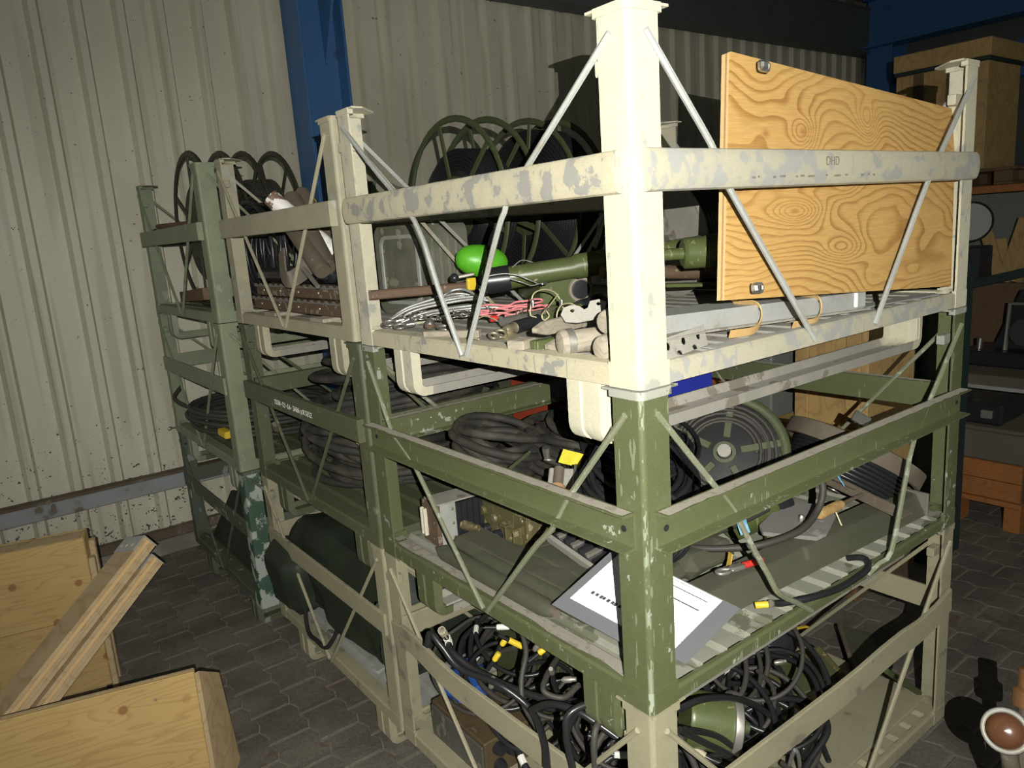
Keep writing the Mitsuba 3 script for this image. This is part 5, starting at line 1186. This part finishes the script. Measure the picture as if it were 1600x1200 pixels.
solo('yellow_tape_strip', bar((0.9352, 0.335, 0.358), (1.051, 0.335, 0.3218), .012, .004), 'yellow_tape', 'strip of yellow tape on the black bag', 'tape')
t = thing('sheet_frame', 'folded dark olive sheet metal frame at the right end of the bottom pallet', 'frame')
a, b, c = V((1.392, 0.42, 0.1518)), V((2.213, 0.5, -0.3084)), V((1.154, 0.24, 0.166))
part(t, 'panel', hullmesh([a, b, c, a + V([0, .008, .002]), b + V([0, .008, .002]), c + V([0, .008, .002])]), 'canvas_olive', False)
part(t, 'edge', tube([a, c - V([0, .003, 0])], .008, 7), 'brown_metal', 40)
part(t, 'lower_edge', tube([(1.062, 0.1, 0.2769), (1.24, 0.06, 0.1238)], .009, 7), 'reel_olive', 40)
t = thing('glass_lamp', 'dark glass bulb shaped lamp lying at the right strap', 'lamp')
c = V((0.6313, 0.09, 0.2684))
part(t, 'bulb', lathe([(0, -.035), (.018, -.03), (.028, -.012), (.028, .008), (.018, .025), (.01, .03), (0, .03)], c, (.6, .3, .4), 20), 'dark_glass', 60)
part(t, 'base', lathe([(0, .03), (.012, .03), (.012, .055), (0, .055)], c, (.6, .3, .4), 14), 'dull_steel', 40)
flat('dark_glass', (0.012, 0.012, 0.011), 0.08, spec=0.8)
solo('wood_board', cbox((0.50, 0.045, DK1 + .001), (1.16, 0.30, DK1 + .012), .002), 'paint_khaki', 'khaki board lying at the right front of the bottom deck', 'board')
# green sack in the middle stack
t = thing('green_sack', 'big dark green sack bulging out of the khaki bottom pallet', 'sack')
def sackmesh():
    m = softbox((0.03, 1.10, DK1 + .012), (0.68, 1.985, .52), .08, .035, 23, freq=4)
    return m
part(t, 'sack', sackmesh(), 'sack_green', 60)
part(t, 'fold', softbox((-.048, 1.74, .175), (.12, 1.985, .45), .05, .02, 29, freq=5), 'sack_green', 60)
part(t, 'strap', tube([(.035, 1.80, .30), (.0, 1.72, .17), (-.006, 1.62, .165), (.0, 1.54, .17), (.03, 1.50, .24)], .008, 7, 6), 'black_and_hole_shade', 60, label='black strap hanging from the sack')
part(t, 'buckle', cbox((.010, 1.515, .19), (.03, 1.555, .225), .004), 'dull_steel')
flat('sack_green', worn((0.015, 0.022, 0.013), (0.04, 0.048, 0.035), (0.025, 0.031, 0.02), 0.74, 9, 0.5, 0.0), 0.6)
t = thing('copper_part', 'copper coloured machine part behind the khaki rail beside the sack', 'machine part')
part(t, 'body', lathe([(0, 0), (.03, 0), (.035, .01), (.035, .03), (.02, .035), (.02, .12), (0, .12)], (.10, 1.16, .30), (.8, .3, .1), 18), 'copper_dark', 40)
part(t, 'rod', tube([(.06, 1.14, .26), (.5, 1.25, .25)], .014, 9), 'brown_metal', 40)
flat('copper_dark', (0.22, 0.11, 0.05), 0.4, 0.5)
solo('iron_block', hullmesh([(x, y, z) for x in (.03, .10) for y in (1.085, 1.15) for z in (DK1 + .003, DK1 + .055)] + [(.02, 1.12, DK1 + .03)]), 'brown_metal', 'lump of dark iron on the grey deck beside the khaki post', 'iron')
for n, (a, b) in enumerate((((.06, 1.30), (.40, 1.36)), ((.05, 1.18), (.36, 1.22)))):
    solo('flat_bar', bar((a[0], a[1], DK1 + .010 + .004 * n), (b[0], b[1], DK1 + .010 + .004 * n), .035, .012), 'zinc', ('grey flat bar on the deck in front of the green sack', 'grey flat bar on the deck nearest to the khaki post')[n], 'flat bar')
# dark boards under the wall stack
solo('leaning_board', hullmesh([(0.02, 2.17, DK1 + .002), (0.03, 2.17, DK1 + .002), (0.02, 3.0, DK1 + .002), (0.03, 3.0, DK1 + .002), (.20, 2.17, .50), (.21, 2.17, .50), (.14, 3.0, .36), (.15, 3.0, .36)]), 'sack_green', 'dark panel leaning in the bottom pallet beside the wall', 'panel')
solo('dark_box', cbox((.26, 2.2, DK1 + .001), (.9, 3.0, .45), .01), 'soot_grey', 'dark box deep in the bottom pallet beside the wall', 'box')
flat('soot_grey', (0.03, 0.03, 0.028), 0.8)
# ------------------------------------------------------------------ wooden goods in the left foreground
t = thing('plywood_crate', 'plywood crate standing on the pavers by the ribbed wall, leftmost at the back', 'crate')
Fa = np.stack([V([-0.974, 0.225, 0]), V([0.225, 0.974, 0]), V([0, 0, 1.0])], 1)
oa = V([-0.612, 2.13, 0])
bx_ = lambda a, b, bv=.003, o=oa, F=Fa: (lambda m: (m.invert() or m) if np.linalg.det(F) < 0 else m)(move(cbox(a, b, bv), o, F))
part(t, 'front', bx_((0.0, 0, .30), (.95, .012, .600)), 'spruce_ply')
part(t, 'front', bx_((0.0, 0.002, .02), (.95, .012, .298)), 'spruce_ply')
part(t, 'side', bx_((0.0, .0125, .02), (.012, .10, .600)), 'spruce_ply')
part(t, 'back', bx_((0.0, .10, .02), (.95, .112, .600)), 'spruce_ply')
part(t, 'top', bx_((0.0125, .0125, .588), (.95, .0995, .599)), 'plank_wood')
part(t, 'bottom', bx_((0.0125, .0125, .02), (.95, .0995, .032)), 'plank_wood')
part(t, 'corner_batten', bx_((-.022, .0, 0), (-.001, .035, .52)), 'plank_wood')
part(t, 'corner_batten', bx_((-.022, .075, 0), (-.001, .11, .56)), 'plank_wood')
part(t, 'foot', bx_((.02, .01, 0), (.9, .06, .0195)), 'plank_wood')
part(t, 'foot', bx_((.02, .075, 0), (.9, .11, .0195)), 'plank_wood')

t = thing('plywood_box', 'shallow knotty plywood box standing on edge in the left foreground', 'box')
Fb = np.stack([V([-0.963, 0.268, 0]), V([0.268, 0.963, 0]), V([0, 0, 1.0])], 1)
ob = V([-0.497, 1.212, 0])
part(t, 'face', bx_((0, 0, .0), (.80, .012, .45), .002, ob, Fb), 'spruce_ply')
part(t, 'top_edge', bx_((.0, .0125, .43), (.80, .03, .448), .003, ob, Fb), 'plank_wood')
T2, T3 = V((-0.4051, 1.4, 0.3117)), V((-0.3835, 1.4, -0.02414))
B2 = T2 + (T3 - T2) * (T2[2] / (T2[2] - T3[2]))
T1_, B1_ = ob + V([.0006, -.0002, .446]), ob + V([.0006, -.0002, 0])
dn = V([.012, .004, 0])
part(t, 'end_board', hullmesh([q + e for q in (T1_, B1_, T2, B2) for e in (V([0, 0, 0]), dn)]), 'plank_wood', False)
part(t, 'foot', bx_((.02, .0125, 0), (.78, .20, .02), .003, ob, Fb), 'plank_wood')
for a, z in ((.10, .395), (.17, .20), (.30, .05)):
    part(t, 'nail', bx_((a, -.0012, z), (a + .006, .0, z + .006), .0004, ob, Fb), 'dull_steel')

# two boards with metal end fittings leaning across the crate
U, Lw = V((-0.475, 1.755, 0.675)), V((-0.9328, 1.509, 0.3704))
ax = (U - Lw) / np.linalg.norm(U - Lw)
wd = -RIGHT * .36 + UP * .32 + FWD * .86
wd -= ax * (wd @ ax); wd /= np.linalg.norm(wd)
nn = np.cross(ax, wd); nn = nn if nn @ FWD < 0 else -nn
Fp = np.stack([ax, -wd, np.cross(ax, -wd)], 1)
sgn = 1.0 if Fp[:, 2] @ nn > 0 else -1.0
Ltot = 1.22
for n in range(2):
    z0 = -sgn * (.002 + n * .058); z1 = z0 - sgn * .047
    lo, hi = min(z0, z1), max(z0, z1)
    sh = -.03 * n
    t = thing('slat_board', ('long wooden board with drilled metal end, leaning, the upper left of two', 'long wooden board with a metal end, leaning, the lower right of two')[n], 'board')
    for q in range(4):       # glued layers show on the narrow side
        a0, a1 = lo + (hi - lo) * q / 4, lo + (hi - lo) * (q + 1) / 4
        part(t, 'layer', move(cbox((-Ltot + sh, -.130, a0), (0.0 + sh, .0, a1 - .0004), .001), U, Fp), ('plank_wood', 'ply_light')[q % 2] if q < 3 else 'plank_wood', False)
    top = z0 + sgn * .0022
    pl = sg.box(-.055, -.128, .004, -.002)
    for u, v in ((-.032, -.030), (-.032, -.065), (-.032, -.100)):
        pl = pl.difference(rpoly(.010, .022, .005, 4) if False else sg.Point(0, 0).buffer(.001)).difference(__import__('shapely').affinity.translate(__import__('shapely').affinity.scale(sg.Point(0, 0).buffer(.0075, quad_segs=6), 1, 1.6), u, v))
    part(t, 'end_fitting', move(prism(pl, .003, (sh, 0, min(z0, top) - (.0015 if sgn < 0 else 0))), U, Fp), 'aluminium', False)
    part(t, 'end_cap', move(cbox((sh + .0005, -.129, lo - .003), (sh + .004, -.001, hi + .003), .001), U, Fp), 'aluminium')
    for v in (-.012, -.040, -.068, -.096, -.122):
        part(t, 'rivet', move(lathe([(0, .004), (.004, .003), (.005, 0)], (sh + .004, v, (lo + hi) / 2), (1, 0, 0), 8), U, Fp), 'steel', 40)
# ------------------------------------------------------------------ the dark right hand side of the hall
t = thing('pallet_box', 'orange brown wooden pallet box standing on the floor behind the right post', 'box')
part(t, 'front', cbox((2.95, .41, .150), (2.97, 1.35, .24), .003), 'orange_wood')
part(t, 'front', cbox((2.95, .41, .243), (2.97, 1.35, .33), .003), 'orange_wood')
part(t, 'rail', cbox((2.94, .40, .122), (2.97, 1.36, .148), .003), 'orange_wood')
part(t, 'body', cbox((2.971, .41, .13), (3.60, 1.35, .33), .003), 'brown_wood')
for y in (.405, .66, 1.26):
    part(t, 'foot', cbox((2.95, y, 0), (3.05, y + .07, .122), .003), 'orange_wood')
    part(t, 'foot', cbox((3.45, y, 0), (3.55, y + .07, .122), .003), 'orange_wood')
t = thing('long_chest', 'long grey brown chest lying on the orange pallet box', 'chest')
part(t, 'body', cbox((2.96, .41, .331), (3.32, 1.3, .475), .006), 'dusty_brown')
part(t, 'lid', cbox((2.95, .40, .475), (3.33, 1.31, .495), .006), 'dusty_brown')
flat('dusty_brown', worn((0.095, 0.078, 0.058), (0.16, 0.14, 0.11), (0.12, 0.105, 0.085), 0.68, 10, 0.6, 0.0), 0.8)
t = thing('black_case', 'flat black case with a catch lying on the grey brown chest', 'case')
part(t, 'body', cbox((2.99, .52, .497), (3.28, .95, .60), .012), 'black_plastic')
part(t, 'catch', cbox((2.980, .56, .53), (2.992, .61, .57), .003), 'dull_steel')
t = thing('grey_table', 'grey topped bench behind the flat black case', 'table')
part(t, 'table_top', cbox((3.40, .35, .585), (4.15, 1.6, .65), .005), 'dusty_brown')
part(t, 'edge_strip', cbox((3.385, .35, .578), (3.40, 1.6, .598), .002), 'zinc')
for x in (3.64, 4.05):
    for y in (.38, 1.5):
        part(t, 'leg', cbox((x, y, 0), (x + .07, y + .07, .585), .004), 'brown_wood')
t = thing('black_machine', 'black machine with a grey handle frame standing on the bench', 'machine')
part(t, 'base', cbox((3.62, .48, .652), (3.95, .97, .735), .01), 'black_plastic')
part(t, 'housing', hullmesh([(x, y, z) for x in (3.78, 3.95) for y, z in ((.50, .735), (.86, .735), (.50, 1.10), (.74, 1.06))]), 'black_plastic', 25)
part(t, 'frame', tube([(3.72, .78, .735), (3.72, .77, .99), (3.72, .55, .99), (3.72, .55, .735)], .012, 8), 'dull_steel', 40)
part(t, 'drum', lathe([(0, 0), (.07, 0), (.075, .01), (.075, .10), (0, .10)], (3.73, .66, .84), (-1, 0, 0.1), 22), 'dark_bag', 40)
part(t, 'coupling', lathe([(0, 0), (.016, 0), (.016, .06), (0, .06)], (3.70, .90, .736), (0, 0, 1), 12), 'steel', 40)
solo('brown_board', cbox((4.22, .45, .3), (4.26, 1.75, 1.05), .004), 'brown_wood', 'large brown board standing behind the black machine', 'board')
solo('green_beam', bar((4.02, 1.10, 1.055), (3.98, .55, 1.20), .05, .05), 'green_dark', 'dark green beam lying across above the brown board', 'beam')
flat('green_dark', (0.016, 0.033, 0.03), 0.5)
solo('dark_blue_box', cbox((4.10, 1.08, 1.051), (4.3, 1.26, 1.275), .008), 'dark_bag', 'dark blue box beside the cream post at the far right', 'box')
for n, (a, b) in enumerate((((4.50, 1.216, 1.40), (4.50, 1.10, 1.03)), ((4.52, 1.10, 1.06), (4.52, 1.12, 1.30)), ((4.50, .985, 1.42), (4.50, 1.085, 1.03)), ((4.48, .93, 1.40), (4.50, 1.02, 1.03)))):
    solo('yellow_lath', bar(a, b, .07, .018, .002, (1, 0, 0)), 'crate_wood', ('yellow wooden lath leaning left among the boards under the shelf', 'upright yellow wooden lath in the middle under the shelf', 'yellow wooden lath leaning right under the shelf', 'yellow wooden lath at the right picture edge under the shelf')[n], 'lath')
t = thing('wall_disc', 'round white disc with a dark rim hanging beyond the cream post', 'disc')
part(t, 'face', lathe([(0, 0), (.115, 0), (.115, .02), (0, .02)], (4.38, 1.25, 1.416), (-.9, -.43, 0), 30), 'pale_disc', 40)
part(t, 'rim', torus((4.37, 1.245, 1.416), (-.9, -.43, 0), .120, .009, 36, 7), 'black_and_hole_shade', 60)
flat('pale_disc', (0.30, 0.29, 0.28), 0.6)
solo('pale_partition', cbox((4.92, .3, 0), (4.96, 2.4, 1.70), .004), 'partition', 'pale grey partition behind the yellow laths', 'partition')
flat('partition', (0.17, 0.185, 0.165), 0.7)
t = thing('pallet_rack', 'pallet rack with an orange beam carrying the tall crate', 'rack')
part(t, 'beam', cbox((4.33, -.6, 1.585), (4.37, 2.2, 1.63), .004), 'orange_wood')
part(t, 'beam', cbox((4.86, -.6, 1.585), (4.90, 2.2, 1.63), .004), 'orange_wood')
for x in (4.33, 4.83):
    part(t, 'upright', cbox((x, 2.2, 0), (x + .07, 2.27, 1.72), .004), 'dark_beam')
    part(t, 'upright', cbox((x, -.67, 0), (x + .07, -.6, 3.0), .004), 'dark_beam')
t = thing('wooden_pallet', 'wooden pallet on the orange rack beam under the tall crate', 'pallet')
for y in (1.02, 1.32, 1.62):
    part(t, 'runner', cbox((4.35, y, 1.632), (4.90, y + .10, 1.648), .002), 'brown_wood')
    for x in (4.35, 4.57, 4.79):
        part(t, 'block', cbox((x, y, 1.649), (x + .10, y + .10, 1.715), .003), 'brown_wood')
for n in range(5):
    x = 4.35 + n * .112
    part(t, 'deck_board', cbox((x, 1.0, 1.716), (x + .09, 1.75, 1.733), .002), 'brown_wood')
t = thing('tall_crate', 'tall wooden crate with an overhanging lid standing high on the rack at the right', 'crate')
part(t, 'body', cbox((4.37, 1.19, 1.735), (4.86, 1.74, 2.37), .004), 'crate_wood')
part(t, 'lid', cbox((4.355, 1.175, 2.395), (4.885, 1.755, 2.50), .005), 'crate_wood')
part(t, 'lid_trim', cbox((4.36, 1.18, 2.371), (4.88, 1.75, 2.394), .004), 'green_dark')
for y in (1.36, 1.56):
    part(t, 'batten', cbox((4.35, y, 1.74), (4.3615, y + .06, 2.365), .002), 'brown_wood')
part(t, 'paper_label', cbox((4.3595, 1.27, 2.10), (4.3615, 1.35, 2.22), .0005), 'dusty_brown')
# goods seen through the nearest stack
t = thing('yellow_crate', 'yellow wooden crate seen through the stack below the cream runner', 'crate')
part(t, 'body', cbox((1.92, .615, .70), (2.30, .93, 1.24), .004), 'crate_wood')
part(t, 'batten', cbox((1.905, .64, .70), (1.92, .70, 1.24), .003), 'crate_wood')
part(t, 'batten', cbox((1.905, .86, .70), (1.92, .92, 1.24), .003), 'crate_wood')
t = thing('yellow_crate', 'low yellow wooden crate under the tall one, seen over the leaning drum', 'crate')
part(t, 'body', cbox((1.86, .63, .37), (2.32, .99, .698), .004), 'crate_wood')
part(t, 'lid', cbox((1.85, .62, .68), (2.33, 1.0, .699), .003), 'crate_wood')
solo('brown_box', cbox((1.84, .60, 0), (2.34, 1.02, .368), .006), 'brown_wood', 'brown box on the floor carrying the yellow crates', 'box')
t = thing('grey_cabinet', 'grey sheet metal cabinet with a dark opening seen through the stack', 'cabinet')
part(t, 'body', cbox((1.95, 1.06, 0), (2.40, 1.75, 1.02), .008), 'partition')
part(t, 'opening', cbox((1.944, 1.36, .82), (1.95, 1.50, .93), .001), 'black_and_hole_shade')  # black plate on the closed front, paints the shade inside an opening
part(t, 'cable', tube([(1.94, 1.32, .95), (1.93, 1.30, .85), (1.94, 1.25, .78), (1.94, 1.18, .76)], .006, 7, 5), 'black_and_hole_shade', 60)
solo('orange_box', cbox((1.60, 1.12, 0), (1.90, 1.50, .98), .006), 'orange_wood', 'orange box beside the grey cabinet seen over the olive reel', 'box')
t = thing('green_locker', 'dark green steel locker beyond the right olive post', 'locker')
part(t, 'body', cbox((2.36, .53, 0), (2.62, .80, 1.30), .006), 'green_dark')
part(t, 'door', cbox((2.352, .545, .05), (2.36, .785, 1.26), .003), 'green_dark')
part(t, 'door_handle', cbox((2.335, .58, .70), (2.352, .60, .80), .003), 'dull_steel')
# amber lamp at the right edge, close to the camera
t = thing('amber_lamp', 'brown glass signal lamp with a chrome ring at the lower right picture edge', 'signal lamp')
c = V((0.4941, -0.3791, 0.6367)); d = EYE - c + UP * .0 - RIGHT * .35; d /= np.linalg.norm(d)
part(t, 'lens', lathe([(0, .013), (.010, .012), (.020, .009), (.029, .003), (.031, -.01), (0, -.01)], c, d, 28), 'amber_glass', 60)
part(t, 'ring', torus(c - d * .006, d, .0345, .0045, 32, 8), 'zinc', 60)
part(t, 'housing', lathe([(.037, -.006), (.040, -.01), (.036, -.05), (.02, -.06), (0, -.06)], c, d, 24), 'dull_steel', 50)
part(t, 'mount', tube([c - d * .055, c - d * .07 - V([0, 0, .06]), V([c[0] + .10, c[1] - .03, .35]), V([c[0] + .12, c[1] - .05, 0.02])], .014, 10, 4), 'brown_metal', 50)
part(t, 'foot', lathe([(0, 0), (.09, 0), (.09, .012), (.02, .02), (0, .02)], (c[0] + .12, c[1] - .05, 0.001), (0, 0, 1), 24), 'brown_metal', 40)
flat('amber_glass', (0.095, 0.040, 0.018), 0.2, clearcoat=0.5, clearcoat_gloss=0.95)
t = thing('copper_fitting', 'brown copper fitting beside the amber lamp at the right picture edge', 'fitting')
a = V((0.5954, -0.3788, 0.6346))
part(t, 'body', lathe([(0, 0), (.022, 0), (.024, .006), (.024, .03), (.016, .036), (.016, .07), (0, .07)], a, (.3, .1, 1), 20), 'copper_dark', 40)
part(t, 'stem', tube([a + V([0, 0, .01]), V([a[0] + .02, a[1], .3]), V([a[0] + .06, a[1] + .02, .004])], .012, 9, 4), 'brown_metal', 40)
